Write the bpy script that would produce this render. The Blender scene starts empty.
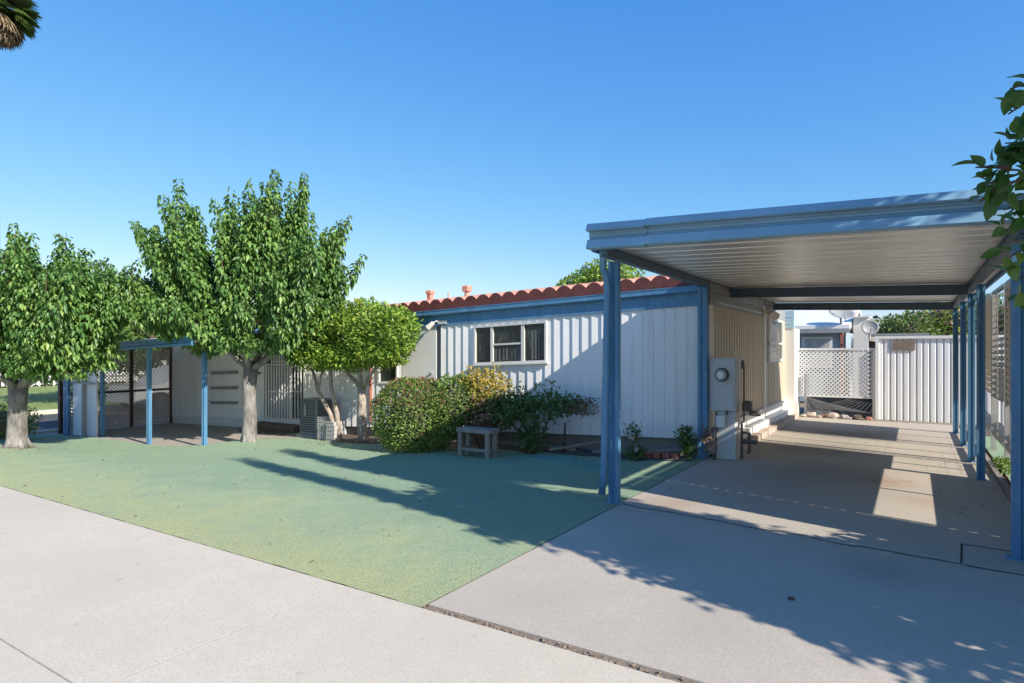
import bpy, math, random
import numpy as np
from mathutils import Vector, noise
random.seed(7); rng = np.random.default_rng(7)
C = bpy.context.scene.collection
S = bpy.context.scene
PI = math.pi

# ------------------------------------------------------------------ helpers
def ss(t):
    t = max(0., min(1., t)); return t*t*(3-2*t)
def gz(X, Y):                      # the ground falls gently towards the back left
    return -0.027*max(0, min(14, -2.45-X))*ss((Y-2.8)/3.4)
def hz(X):                         # the home settles with the ground
    return 0.040*(X+2.45)

ORG = {}
class MB:
    def __init__(s): s.v = []; s.f = []
    def add(s, vs, fs):
        b = len(s.v); s.v += [tuple(v) for v in vs]; s.f += [tuple(b+i for i in f) for f in fs]; return s
    def box(s, x0, x1, y0, y1, z0, z1, tz=None):
        vs = [(x, y, z) for z in (z0, z1) for y in (y0, y1) for x in (x0, x1)]
        if tz: vs = [(x, y, z+tz(x)) for x, y, z in vs]
        return s.add(vs, [(0,2,3,1),(4,5,7,6),(0,1,5,4),(2,6,7,3),(0,4,6,2),(1,3,7,5)])
    def bbox(s, x0, x1, y0, y1, z0, z1, b=.01):   # chamfered box (vertical edges and top)
        p = lambda i: [(x0+i,y0+b),(x0+b,y0+i),(x1-b,y0+i),(x1-i,y0+b),(x1-i,y1-b),(x1-b,y1-i),(x0+b,y1-i),(x0+i,y1-b)]
        a = [(x,y,z0) for x,y in p(0)]; m = [(x,y,z1-b) for x,y in p(0)]; t = [(x,y,z1) for x,y in p(b)]
        fs = [tuple(range(7,-1,-1)), tuple(range(16,24))]
        for k in range(8):
            j = (k+1) % 8
            fs += [(k,j,8+j,8+k), (8+k,8+j,16+j,16+k)]
        return s.add(a+m+t, fs)
    def bar(s, a, b, w, h, up=(0,0,1)):
        a = Vector(a); b = Vector(b); d = (b-a).normalized(); u = Vector(up)
        if abs(d.dot(u)) > .99: u = Vector((0,1,0))
        r = d.cross(u).normalized(); u = r.cross(d)
        vs = [p + r*i*w/2 + u*j*h/2 for p in (a, b) for i, j in ((-1,-1),(1,-1),(1,1),(-1,1))]
        return s.add(vs, [(3,2,1,0),(4,5,6,7),(0,1,5,4),(1,2,6,5),(2,3,7,6),(3,0,4,7)])
    def tube(s, pts, rad, n=10, cap=True):
        pts = [Vector(p) for p in pts]
        if not hasattr(rad, '__len__'): rad = [rad]*len(pts)
        b = len(s.v); ref = None
        for i, p in enumerate(pts):
            d = (pts[min(i+1, len(pts)-1)] - pts[max(i-1, 0)]).normalized()
            if ref is None: ref = Vector((1,0,0)) if abs(d.x) < .8 else Vector((0,1,0))
            r = (ref - d*ref.dot(d)).normalized(); ref = r; u = d.cross(r)
            for k in range(n):
                a = 2*PI*k/n; s.v.append(tuple(p + (r*math.cos(a)+u*math.sin(a))*rad[i]))
        for i in range(len(pts)-1):
            for k in range(n):
                j = (k+1) % n
                s.f.append((b+i*n+k, b+i*n+j, b+(i+1)*n+j, b+(i+1)*n+k))
        if cap:
            s.f.append(tuple(b+k for k in range(n-1,-1,-1))); e = b+(len(pts)-1)*n
            s.f.append(tuple(e+k for k in range(n)))
        return s
    def prism(s, poly, z0, z1):    # polygon in XY, extruded up
        n = len(poly); vs = [(x,y,z0) for x,y in poly]+[(x,y,z1) for x,y in poly]
        return s.add(vs, [tuple(range(n-1,-1,-1)), tuple(range(n,2*n))]+[(i,(i+1)%n,n+(i+1)%n,n+i) for i in range(n)])
    def sweep(s, prof, pa, pb):    # prof = points (a,b) placed by functions pa / pb -> two end sections
        n = len(prof); vs = [pa(*p) for p in prof]+[pb(*p) for p in prof]
        return s.add(vs, [tuple(range(n-1,-1,-1)), tuple(range(n,2*n))]+[(i,(i+1)%n,n+(i+1)%n,n+i) for i in range(n)])
    def disc(s, c, r, d, h, n=24):
        c = Vector(c); d = Vector(d).normalized(); return s.tube([c, c+d*h], r, n)
    def blob(s, c, r, n=2, amp=.15, seed=0, sq=1.):
        import bmesh
        bm = bmesh.new(); bmesh.ops.create_icosphere(bm, subdivisions=n, radius=1)
        vs = []
        for v in bm.verts:
            k = 1+amp*noise.noise(v.co*1.6+Vector((seed*3.1,seed*1.7,0)))*2
            vs.append((c[0]+v.co.x*r[0]*k, c[1]+v.co.y*r[1]*k, c[2]+v.co.z*r[2]*k))
        s.add(vs, [tuple(w.index for w in f.verts) for f in bm.faces]); bm.free(); return s
    def build(s, name, mat, parent=None, loc=None, smooth=False):
        o = root = None
        if parent is not None: org = ORG[parent.name]
        else: org = Vector(loc) if loc is not None else Vector((0,0,0))
        me = bpy.data.meshes.new(name)
        me.from_pydata([(x-org[0], y-org[1], z-org[2]) for x,y,z in s.v], [], s.f); me.update()
        if smooth: me.polygons.foreach_set('use_smooth', [True]*len(me.polygons))
        me.materials.append(mat)
        o = bpy.data.objects.new(name, me); C.objects.link(o)
        if parent is not None: o.parent = parent
        else: o.location = org
        ORG[o.name] = org
        return o
def tag(o, label=None, cat=None, group=None, kind=None):
    if label: o['label'] = label
    if cat: o['category'] = cat
    if group: o['group'] = group
    if kind: o['kind'] = kind
    return o
def thing(name, label, cat, loc=(0,0,0), group=None):
    o = bpy.data.objects.new(name, None); C.objects.link(o); o.location = loc; ORG[o.name] = Vector(loc)
    o.empty_display_size = .1
    return tag(o, label, cat, group)
def struct(name, mb, m, **k): return tag(mb.build(name, m, **k), kind='structure')
def copy_tree(o, loc, rz=0, sc=1):
    r = o.copy(); C.objects.link(r); r.location = loc; r.rotation_euler = (0,0,rz); r.scale = (sc,sc,sc)
    for ch in list(o.children):
        c = ch.copy(); C.objects.link(c); c.parent = r
        for g in ch.children:
            d = g.copy(); C.objects.link(d); d.parent = c
    return r

# ------------------------------------------------------------------ materials
def newmat(name):
    m = bpy.data.materials.new(name); m.use_nodes = True
    nt = m.node_tree; return m, nt, nt.nodes['Principled BSDF']
def N(nt, t, **k):
    n = nt.nodes.new(t)
    for a, b in k.items(): setattr(n, a, b)
    return n
def col(c): return (c[0], c[1], c[2], 1)
def ramp(nt, fac, stops, interp='LINEAR'):
    r = N(nt, 'ShaderNodeValToRGB'); r.color_ramp.interpolation = interp
    e = r.color_ramp.elements
    while len(e) > 1: e.remove(e[-1])
    e[0].position = stops[0][0]; e[0].color = col(stops[0][1])
    for p, c in stops[1:]:
        q = e.new(p); q.color = col(c)
    nt.links.new(fac, r.inputs[0]); return r.outputs[0]
def noi(nt, scale, detail=4, rough=.6, vec=None, stretch=None):
    n = N(nt, 'ShaderNodeTexNoise'); n.inputs['Scale'].default_value = scale
    n.inputs['Detail'].default_value = detail; n.inputs['Roughness'].default_value = rough
    if vec is None:
        tc = N(nt, 'ShaderNodeTexCoord'); vec = tc.outputs['Object']
    if stretch:
        mp = N(nt, 'ShaderNodeMapping'); mp.inputs['Scale'].default_value = stretch
        nt.links.new(vec, mp.inputs[0]); vec = mp.outputs[0]
    nt.links.new(vec, n.inputs['Vector']); return n.outputs['Fac']
def mixc(nt, f, a, b, mode='MIX'):
    m = N(nt, 'ShaderNodeMix', data_type='RGBA', blend_type=mode)
    for sock, v in ((m.inputs[0], f), (m.inputs[6], a), (m.inputs[7], b)):
        if hasattr(v, 'links'): nt.links.new(v, sock)
        elif hasattr(v, '__len__'): sock.default_value = col(v)
        else: sock.default_value = v
    return m.outputs[2]
def math_(nt, op, a, b=0, c=0):
    m = N(nt, 'ShaderNodeMath', operation=op)
    for i, v in enumerate((a, b, c)):
        if hasattr(v, 'links'): nt.links.new(v, m.inputs[i])
        else: m.inputs[i].default_value = v
    return m.outputs[0]
def bump(nt, bs, h, dist=.01, strength=.5):
    b = N(nt, 'ShaderNodeBump'); b.inputs['Distance'].default_value = dist; b.inputs['Strength'].default_value = strength
    nt.links.new(h, b.inputs['Height']); nt.links.new(b.outputs[0], bs.inputs['Normal'])
def paint(name, c, rough=.5, var=.12, scale=3, dirt=None, dirt_amt=.35, streak=(1,1,.25), metal=0, bmp=.002, spec=.5):
    m, nt, bs = newmat(name)
    n1 = noi(nt, scale, 5, .65, stretch=streak)
    lo = [x*(1-var) for x in c]; hi = [min(1, x*(1+var)) for x in c]
    cc = ramp(nt, n1, [(.3, lo), (.7, hi)])
    if dirt:
        n2 = noi(nt, scale*2.7, 8, .75, stretch=streak)
        f = ramp(nt, n2, [(.52, (0,0,0)), (.75, (dirt_amt,)*3)])
        cc = mixc(nt, f, cc, dirt)
    nt.links.new(cc, bs.inputs['Base Color'])
    bs.inputs['Roughness'].default_value = rough; bs.inputs['Metallic'].default_value = metal
    bs.inputs['Specular IOR Level'].default_value = spec
    if bmp: bump(nt, bs, noi(nt, 60, 3), bmp, .4)
    return m
def leafmat(name, stops, rough=.45, trans=.35, tint=(.35,.5,.08)):
    m, nt, bs = newmat(name)
    g = N(nt, 'ShaderNodeNewGeometry')
    nz = noi(nt, 1.6, 2)
    f = math_(nt, 'ADD', math_(nt, 'MULTIPLY', g.outputs['Random Per Island'], .6), math_(nt, 'MULTIPLY', nz, .5))
    cc = ramp(nt, f, stops)
    nt.links.new(cc, bs.inputs['Base Color']); bs.inputs['Roughness'].default_value = rough
    bs.inputs['Specular IOR Level'].default_value = .45
    t = N(nt, 'ShaderNodeBsdfTranslucent'); nt.links.new(mixc(nt, .55, cc, tint), t.inputs[0])
    mx = N(nt, 'ShaderNodeMixShader'); mx.inputs[0].default_value = trans
    nt.links.new(bs.outputs[0], mx.inputs[1]); nt.links.new(t.outputs[0], mx.inputs[2])
    nt.links.new(mx.outputs[0], nt.nodes['Material Output'].inputs[0])
    return m

M = {}
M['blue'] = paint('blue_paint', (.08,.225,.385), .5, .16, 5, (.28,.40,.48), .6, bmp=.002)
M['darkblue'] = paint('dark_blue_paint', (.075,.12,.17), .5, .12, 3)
M['white'] = paint('white_paint', (.76,.755,.73), .5, .05, 2, (.5,.46,.40), .25)
M['siding'] = paint('white_siding_paint', (.80,.80,.785), .5, .07, 2.5, (.45,.41,.36), .42, streak=(1,1,.12))
M['tan'] = paint('shaded_siding_paint', (.56,.48,.36), .5, .08, 3, (.35,.28,.2), .4, streak=(1,1,.15))  # tan holds the warm bounced shade on the side wall
M['groove'] = paint('siding_groove', (.55,.55,.54), .6, .1, 4)
M['tangroove'] = paint('tan_groove', (.22,.17,.11), .6, .1, 4)
M['greymetal'] = paint('grey_metal', (.30,.30,.30), .5, .12, 3)
M['darkmetal'] = paint('dark_metal', (.05,.055,.06), .5, .15, 5)
M['acgrey'] = paint('grey_unit_metal', (.19,.205,.22), .5, .12, 6)
M['brown'] = paint('brown_frame_paint', (.07,.045,.035), .6, .15, 5)
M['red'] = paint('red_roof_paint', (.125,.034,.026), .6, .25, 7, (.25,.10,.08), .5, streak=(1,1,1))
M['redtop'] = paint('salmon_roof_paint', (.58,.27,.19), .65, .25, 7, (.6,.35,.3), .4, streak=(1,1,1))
M['soil'] = paint('dark_soil', (.11,.085,.07), .95, .35, 6, (.22,.17,.13), .7, streak=(1,1,1), bmp=.02)
M['wood'] = paint('weathered_wood', (.27,.23,.19), .8, .2, 10, (.18,.15,.13), .6, streak=(1,1,.2), bmp=.004)
M['board'] = paint('grey_board', (.26,.22,.2), .8, .2, 8, streak=(.3,1,1), bmp=.003)
M['brick'] = paint('red_brick', (.34,.13,.09), .85, .25, 9, (.5,.35,.3), .5, streak=(1,1,1), bmp=.006)
M['block'] = paint('grey_concrete_block', (.42,.40,.37), .9, .15, 9, streak=(1,1,1), bmp=.005)
M['rock'] = paint('pale_rock', (.45,.38,.31), .9, .3, 6, (.2,.16,.13), .6, streak=(1,1,1), bmp=.02)
M['cream'] = paint('cream_slat', (.50,.43,.33), .6, .12, 4)
M['pipe'] = paint('rusty_pipe', (.12,.085,.07), .6, .3, 15, streak=(1,1,1))
M['pvc'] = paint('white_plastic', (.7,.7,.68), .4, .05, 5)
M['tarp'] = paint('dark_tarp', (.05,.065,.08), .35, .4, 4, (.25,.3,.35), .7, streak=(1,1,1), bmp=.02)
M['carpaint'] = paint('silver_car_paint', (.66,.67,.68), .25, .03, 1, metal=.1)
M['rubber'] = paint('black_rubber', (.02,.02,.02), .8, .2, 5)
M['curtain'] = paint('pale_curtain', (.45,.44,.42), .8, .25, 14, streak=(1,1,.02))
M['lampglass'] = paint('lamp_glass', (.7,.66,.6), .3, .05, 3)
def bark(name, c1, c2, sc=9):
    m, nt, bs = newmat(name)
    n1 = noi(nt, sc, 8, .75, stretch=(1,1,.35)); cc = ramp(nt, n1, [(.35, c1), (.62, c2)])
    nt.links.new(cc, bs.inputs['Base Color']); bs.inputs['Roughness'].default_value = .9
    bump(nt, bs, n1, .03, .8); return m
M['bark'] = bark('grey_bark', (.10,.09,.085), (.32,.30,.28))
M['bark_s'] = bark('spotted_bark', (.10,.075,.055), (.55,.46,.38), 22)
M['twig'] = bark('twig', (.07,.05,.035), (.16,.12,.09), 12)
M['palmbark'] = bark('palm_bark', (.12,.09,.06), (.28,.22,.16), 6)
M['mul'] = leafmat('mulberry_leaf', [(.15,(.045,.12,.038)), (.5,(.115,.235,.065)), (.85,(.23,.38,.095)), (1.05,(.40,.48,.12))], .4, .27)
M['mul2'] = leafmat('bright_mulberry_leaf', [(.15,(.05,.13,.042)), (.6,(.13,.265,.07)), (1,(.32,.44,.10))], .4, .27)
M['shade'] = leafmat('dark_round_leaf', [(.15,(.03,.085,.02)), (.7,(.07,.16,.03)), (1.05,(.28,.32,.05))], .4, .28)
M['fic'] = leafmat('yellow_green_leaf', [(.1,(.08,.17,.025)), (.5,(.19,.33,.045)), (.85,(.34,.44,.06)), (1.05,(.45,.38,.08))], .4, .3)
M['hedge'] = leafmat('hedge_leaf', [(.1,(.05,.11,.02)), (.45,(.13,.22,.04)), (.82,(.24,.33,.08)), (1.0,(.36,.30,.17))], .55, .25)
M['hedgered'] = leafmat('red_tip_leaf', [(.1,(.10,.09,.03)), (.5,(.24,.13,.06)), (1,(.36,.12,.09))], .55, .25, (.4,.2,.08))
M['yel'] = leafmat('yellow_leaf', [(.1,(.16,.17,.03)), (.5,(.42,.34,.05)), (1,(.6,.42,.16))], .55, .3, (.6,.5,.1))
M['brownleaf'] = leafmat('dry_brown_leaf', [(.1,(.09,.055,.03)), (.6,(.26,.17,.11)), (1,(.40,.30,.2))], .7, .2, (.4,.25,.12))
M['rose'] = leafmat('rose_leaf', [(.1,(.035,.08,.022)), (.6,(.09,.17,.045)), (1.0,(.22,.22,.08))], .5, .25)
M['far'] = leafmat('far_leaf', [(.1,(.035,.08,.02)), (.6,(.10,.19,.04)), (1,(.24,.30,.07))], .6, .25)
M['palm'] = leafmat('palm_leaf', [(.1,(.04,.07,.02)), (.6,(.10,.16,.04)), (1,(.2,.25,.08))], .6, .2)
M['palmdry'] = leafmat('dry_palm_leaf', [(.1,(.14,.10,.06)), (.6,(.32,.25,.16)), (1,(.5,.42,.3))], .8, .15, (.4,.3,.2))
M['pink'] = leafmat('pink_flower', [(.1,(.5,.2,.2)), (1,(.7,.4,.35))], .6, .2, (.6,.3,.3))

def concrete(name, c, rust=False, sp=.10, scale=1.0):
    m, nt, bs = newmat(name)
    tc = N(nt, 'ShaderNodeTexCoord'); v = tc.outputs['Object']
    big = noi(nt, .55*scale, 5, .6, v); mid = noi(nt, 4, 6, .7, v); fine = noi(nt, 120, 3, .7, v)
    cc = ramp(nt, big, [(.3, [x*.86 for x in c]), (.7, [x*1.05 for x in c])])
    cc = mixc(nt, ramp(nt, mid, [(.35,(.0,)*3),(.75,(.65,)*3)]), cc, [x*.83 for x in (c[0],c[1]*.98,c[2]*.94)])
    cc = mixc(nt, ramp(nt, fine, [(.42,(1,)*3),(.52,(0,)*3)]), cc, [x*(1-sp*1.6) for x in c])
    spots = noi(nt, 9, 2, .5, v)
    cc = mixc(nt, ramp(nt, spots, [(.70,(0,)*3),(.76,(.5,)*3)]), cc, [x*.62 for x in c])
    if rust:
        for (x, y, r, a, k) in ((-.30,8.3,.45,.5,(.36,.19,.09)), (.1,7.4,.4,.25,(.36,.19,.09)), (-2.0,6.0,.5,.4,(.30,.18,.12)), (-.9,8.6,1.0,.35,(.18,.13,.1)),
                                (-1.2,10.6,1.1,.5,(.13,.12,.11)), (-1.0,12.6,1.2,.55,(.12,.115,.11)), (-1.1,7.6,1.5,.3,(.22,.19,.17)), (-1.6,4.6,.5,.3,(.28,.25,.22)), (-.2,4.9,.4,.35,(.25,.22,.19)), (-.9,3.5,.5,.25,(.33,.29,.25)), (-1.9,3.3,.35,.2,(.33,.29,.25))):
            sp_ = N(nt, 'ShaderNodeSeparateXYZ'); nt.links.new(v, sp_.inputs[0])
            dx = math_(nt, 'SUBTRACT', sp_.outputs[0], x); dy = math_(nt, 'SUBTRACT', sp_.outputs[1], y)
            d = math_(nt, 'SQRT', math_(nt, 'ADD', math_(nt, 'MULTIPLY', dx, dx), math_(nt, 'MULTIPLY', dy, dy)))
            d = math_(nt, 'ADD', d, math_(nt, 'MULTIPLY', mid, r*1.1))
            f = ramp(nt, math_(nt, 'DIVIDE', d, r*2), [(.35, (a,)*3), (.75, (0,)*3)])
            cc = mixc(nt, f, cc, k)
    nt.links.new(cc, bs.inputs['Base Color']); bs.inputs['Roughness'].default_value = .9
    bs.inputs['Specular IOR Level'].default_value = .25
    h = math_(nt, 'ADD', math_(nt, 'MULTIPLY', fine, .35), mid); bump(nt, bs, h, .006, .5)
    return m
M['conc'] = concrete('pale_concrete', (.63,.56,.455), sp=.14)
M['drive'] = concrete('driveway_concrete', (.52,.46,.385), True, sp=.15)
M['slab'] = concrete('patio_concrete', (.42,.38,.34))
M['gap'] = paint('joint_gravel', (.20,.15,.11), .95, .5, 50, (.5,.45,.4), .8, streak=(1,1,1), bmp=.01)
M['joint'] = paint('walk_joint', (.30,.27,.24), .95, .3, 20, streak=(1,1,1))
M['crack'] = paint('dark_crack', (.05,.042,.036), .95, .3, 40, streak=(1,1,1))
M['asphalt'] = concrete('asphalt', (.10,.10,.105), sp=.2)
M['dirt'] = concrete('dry_ground', (.30,.26,.20), sp=.25)
m, nt, bs = newmat('green_turf'); M['turf'] = m
tc = N(nt, 'ShaderNodeTexCoord'); v = tc.outputs['Object']
a = noi(nt, .8, 5, .65, v); b = noi(nt, 3, 6, .7, v); f3 = noi(nt, 90, 3, .75, v); sp_ = N(nt, 'ShaderNodeSeparateXYZ'); nt.links.new(v, sp_.inputs[0])
yy = math_(nt, 'ADD', math_(nt, 'MULTIPLY', sp_.outputs[1], -.30), 1.45)         # the worn front edge has yellowed
yy = math_(nt, 'ADD', yy, math_(nt, 'MULTIPLY', math_(nt, 'SUBTRACT', a, .5), 1.1))
yy = math_(nt, 'ADD', yy, math_(nt, 'MULTIPLY', math_(nt, 'SUBTRACT', b, .5), .75))
cc = ramp(nt, yy, [(.0,(.42,.57,.38)), (.28,(.52,.64,.40)), (.55,(.64,.69,.37)), (.9,(.73,.73,.36))])
cc = mixc(nt, ramp(nt, f3, [(.36,(.55,)*3),(.49,(0,)*3)]), cc, (.12,.22,.15))
f4 = noi(nt, 65, 2, .5, v)
cc = mixc(nt, ramp(nt, f4, [(.56,(0,)*3),(.68,(.5,)*3)]), cc, (.56,.62,.46))
brn = noi(nt, 2.2, 7, .75, v)
cc = mixc(nt, ramp(nt, brn, [(.66,(0,)*3),(.74,(.55,)*3)]), cc, (.22,.19,.10))
nt.links.new(cc, bs.inputs['Base Color']); bs.inputs['Roughness'].default_value = .95; bs.inputs['Specular IOR Level'].default_value = .15
f5 = noi(nt, 240, 2, .6, v); cc = mixc(nt, ramp(nt, f5, [(.38,(.22,)*3),(.48,(0,)*3)]), cc, (.09,.16,.11)); nt.links.new(cc, bs.inputs['Base Color'])
bump(nt, bs, math_(nt, 'ADD', math_(nt, 'ADD', f3, math_(nt, 'MULTIPLY', f5, .5)), math_(nt, 'MULTIPLY', b, 1.5)), .03, 1.0)
m, nt, bs = newmat('far_grass'); M['grass'] = m
cc = ramp(nt, noi(nt, 3, 6, .7), [(.3,(.13,.20,.05)), (.7,(.25,.32,.10))]); nt.links.new(cc, bs.inputs['Base Color']); bs.inputs['Roughness'].default_value = .95
bump(nt, bs, noi(nt, 40), .02, .8)
m, nt, bs = newmat('window_glass'); M['glass'] = m
nt.links.new(ramp(nt, noi(nt, 9, 5, .7, stretch=(1,1,.35)), [(.35,(.012,.016,.018)),(.55,(.035,.045,.035)),(.72,(.12,.14,.12))]), bs.inputs['Base Color']); bs.inputs['Roughness'].default_value = .06; bs.inputs['Specular IOR Level'].default_value = .3  # noise in the pane colour stands for reflected trees
bump(nt, bs, noi(nt, 3, 2), .01, .25)
m, nt, bs = newmat('clear_glass'); M['clear'] = m
bs.inputs['Base Color'].default_value = (.9,.95,.95,1); bs.inputs['Roughness'].default_value = .03; bs.inputs['Transmission Weight'].default_value = 1; bs.inputs['IOR'].default_value = 1.2
m, nt, bs = newmat('galvanised_roof_pan'); M['pan'] = m
n1 = noi(nt, 2.2, 6, .7, stretch=(.35,1.6,1)); n2 = noi(nt, 14, 5, .7, stretch=(1,2.2,1))
cc = ramp(nt, n1, [(.3,(.58,.54,.49)), (.7,(.80,.77,.72))]); cc = mixc(nt, ramp(nt, n2, [(.5,(0,)*3),(.8,(.5,)*3)]), cc, (.42,.37,.31))
nt.links.new(cc, bs.inputs['Base Color']); bs.inputs['Roughness'].default_value = .36; bs.inputs['Metallic'].default_value = .5
bump(nt, bs, noi(nt, 5, 4, .6, stretch=(.6,2,1)), .012, .5)

# ------------------------------------------------------------------ foliage
def leaf_mesh(P, D, Nn, L, W, fold=.25, droop=.2):
    """P base points, D directions, Nn leaf normals, L lengths, W widths -> verts, faces"""
    D = D/np.linalg.norm(D, axis=1, keepdims=True)
    Sx = np.cross(D, Nn); Sx /= (np.linalg.norm(Sx, axis=1, keepdims=True)+1e-9); Nn = np.cross(Sx, D)
    L = L[:,None]; W = W[:,None]
    v0 = P; v1 = P+D*L*.45-Sx*W*.5+Nn*W*fold; v3 = P+D*L*.45+Sx*W*.5+Nn*W*fold
    v2 = P+D*L-Nn*L*droop; v4 = P+D*L*.5
    n = len(P); V = np.stack([v0, v1, v2, v3], 1).reshape(-1, 3)
    i = np.arange(n)[:,None]*4
    F = np.concatenate([i+np.array([[0,1,2]]), i+np.array([[0,2,3]])], 1).reshape(-1, 3)
    return V, F
def leaves(name, mat, parent, P, D, Nn, L, W, **k):
    V, F = leaf_mesh(P, D, Nn, L, W, **k)
    org = np.array(ORG[parent.name]) if parent else np.zeros(3)
    me = bpy.data.meshes.new(name); nv = len(V); nf = len(F)
    me.vertices.add(nv); me.vertices.foreach_set('co', (V-org).astype(np.float32).ravel())
    me.loops.add(nf*3); me.loops.foreach_set('vertex_index', F.astype(np.int32).ravel())
    me.polygons.add(nf); me.polygons.foreach_set('loop_start', np.arange(0, nf*3, 3, dtype=np.int32))
    me.update(calc_edges=True); me.validate(); me.materials.append(mat)
    o = bpy.data.objects.new(name, me); C.objects.link(o); ORG[o.name] = ORG[parent.name] if parent else Vector((0,0,0))
    if parent: o.parent = parent
    return o
def leaves_smooth(name, mat, parent, P, D, Nn, L, W):
    D = D/np.linalg.norm(D, axis=1, keepdims=True); Sx = np.cross(D, Nn); Sx /= (np.linalg.norm(Sx, axis=1, keepdims=True)+1e-9); Nn = np.cross(Sx, D)
    org = np.array(ORG[parent.name]); vs = []; fs = []
    T = (0,.10,.28,.5,.72,.9,1); Wd = (0,.30,.48,.50,.36,.15,0)
    for i in range(len(P)):
        b = len(vs); c = rng.uniform(.05,.25)
        for t, w in zip(T, Wd):
            m = P[i]+D[i]*L[i]*t-Nn[i]*L[i]*c*t*t
            for sgn in (-1, 0, 1): vs.append(tuple(m+Sx[i]*W[i]*w*sgn+Nn[i]*W[i]*w*.35*abs(sgn)-org))
        for k in range(6):
            a = b+k*3; fs += [(a,a+1,a+4,a+3),(a+1,a+2,a+5,a+4)]
    me = bpy.data.meshes.new(name); me.from_pydata(vs, [], fs); me.polygons.foreach_set('use_smooth', [True]*len(fs)); me.update(); me.materials.append(mat)
    o = bpy.data.objects.new(name, me); C.objects.link(o); ORG[o.name] = ORG[parent.name]; o.parent = parent
    return o
def rnd(n): return rng.normal(size=(n, 3))
LAT = np.array([.842,.539,0]); DEP = np.array([-.539,.842,0]); UP = np.array([0,0,1.])

def mulberry(label, base, trunk, outline, depth, knuckle_z, nshoots, per, leaf, mat, mat2=None, group=None, name='mulberry_tree', extra=(), tr=.15, droopy=.5, cat='tree', dback=1., depths=(-.8,0,.8)):
    """pollarded tree: short trunk, knuckles, long leafy shoots ending along an uneven outline given as (sideways, height)"""
    B = np.array(base, float); t = thing(name, label, cat, base, group)
    mb = MB(); tp = [(B[0]+dx, B[1]+dy, B[2]+dz) for dx, dy, dz in trunk]
    rad = [tr*1.25, tr*1.1, tr, tr*.95, tr*1.05][:len(tp)]
    mb.tube(tp, rad, 14)
    for k in range(5):
        a = k*1.256; mb.tube([(B[0]+math.cos(a)*tr*1.8, B[1]+math.sin(a)*tr*1.8, B[2]-.05), (B[0]+math.cos(a)*tr, B[1]+math.sin(a)*tr, B[2]+.08), (B[0]+math.cos(a)*tr*.4, B[1]+math.sin(a)*tr*.4, B[2]+.32)], [tr*.18, tr*.34, tr*.3], 7)
    mb.build('trunk', M['bark'], t, smooth=True)
    top = np.array(tp[-1]); lb = MB(); kn = []
    for k in range(6):
        a = k*1.05+.4; r = .35+.22*random.random()
        e = top+LAT*math.cos(a)*r*1.25+DEP*math.sin(a)*r+UP*(knuckle_z*(.5+.5*random.random()))
        m_ = (top+e)/2+UP*(-.05)+rng.normal(size=3)*.03
        lb.tube([top-UP*.06, m_, e], [tr*.6, tr*.42, tr*.36], 8); kn.append(e)
    O = np.array(outline, float); c0 = np.array([0, O[:,1].mean()*.9]); sh = []
    for (la, zz) in O:                              # plumes: bundles of shoots that share a tip
        for dd in depths:
            k = 1-.13*abs(dd)*1.6-rng.uniform(0, .10)*(dd != 0)
            q = c0+(np.array([la, zz])-c0)*k+rng.normal(size=2)*(.03 if dd == 0 else .09)
            dk = dd*depth*(dback if dd > 0 else 1)+rng.normal()*.08
            for j in range(nshoots):
                f = 1.02 if j == 0 else rng.uniform(.70, .98); w_ = .075 if j else 0
                qq = c0+(q-c0)*f+rng.normal(size=2)*w_
                sh.append(np.array([B[0], B[1], 0])+LAT*qq[0]+DEP*(dk*f+rng.normal()*w_)+UP*qq[1])
    Ps = []; Ds = []; Ns = []; Ls = []
    sb = MB()
    for e in sh:
        st = min(kn, key=lambda q: np.linalg.norm((q-e)*[1,1,.3]))+rng.normal(size=3)*.05
        h = e-st; lowq = e[2] < st[2]+.3
        ctrl = st+h*.5+np.array([h[0]*.18, h[1]*.18, (.35 if lowq else -.05)*np.linalg.norm(h)])
        L_ = np.linalg.norm(h); cnt = max(10, int(per*L_))
        tt = (rng.uniform(.16, 1, cnt)**.85)[:,None]
        q = (1-tt)**2*st+2*(1-tt)*tt*ctrl+tt**2*e
        tan = 2*(1-tt)*(ctrl-st)+2*tt*(e-ctrl); tan /= np.linalg.norm(tan, axis=1, keepdims=True)
        side = np.cross(tan, rnd(cnt)); side /= np.linalg.norm(side, axis=1, keepdims=True)
        off = side*(.02+.13*rng.random((cnt,1)))*(1.15-tt*.8)
        Ps.append(q+off); Ds.append(side*.85+tan*.1-UP*droopy+rnd(cnt)*.15)
        Ns.append(side*.5+UP*1.0+rnd(cnt)*.3); Ls.append((leaf*rng.uniform(.65, 1.2, cnt))*(1-.4*tt[:,0]**4))
        if rng.random() < .3: sb.tube([tuple(st), tuple((st+2*ctrl+e)/4), tuple(e)], [.014,.009,.004], 4, False)
    lb.build('limb', M['bark'], t, smooth=True); sb.build('shoot', M['twig'], t)
    P = np.concatenate(Ps); D = np.concatenate(Ds); Nn = np.concatenate(Ns); L = np.concatenate(Ls)
    keep = P[:,2] > B[2]+.5; P, D, Nn, L = P[keep], D[keep], Nn[keep], L[keep]
    c = leaves('crown', mat, t, P, D, Nn, L, L*.54, droop=.4)
    return t

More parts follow.
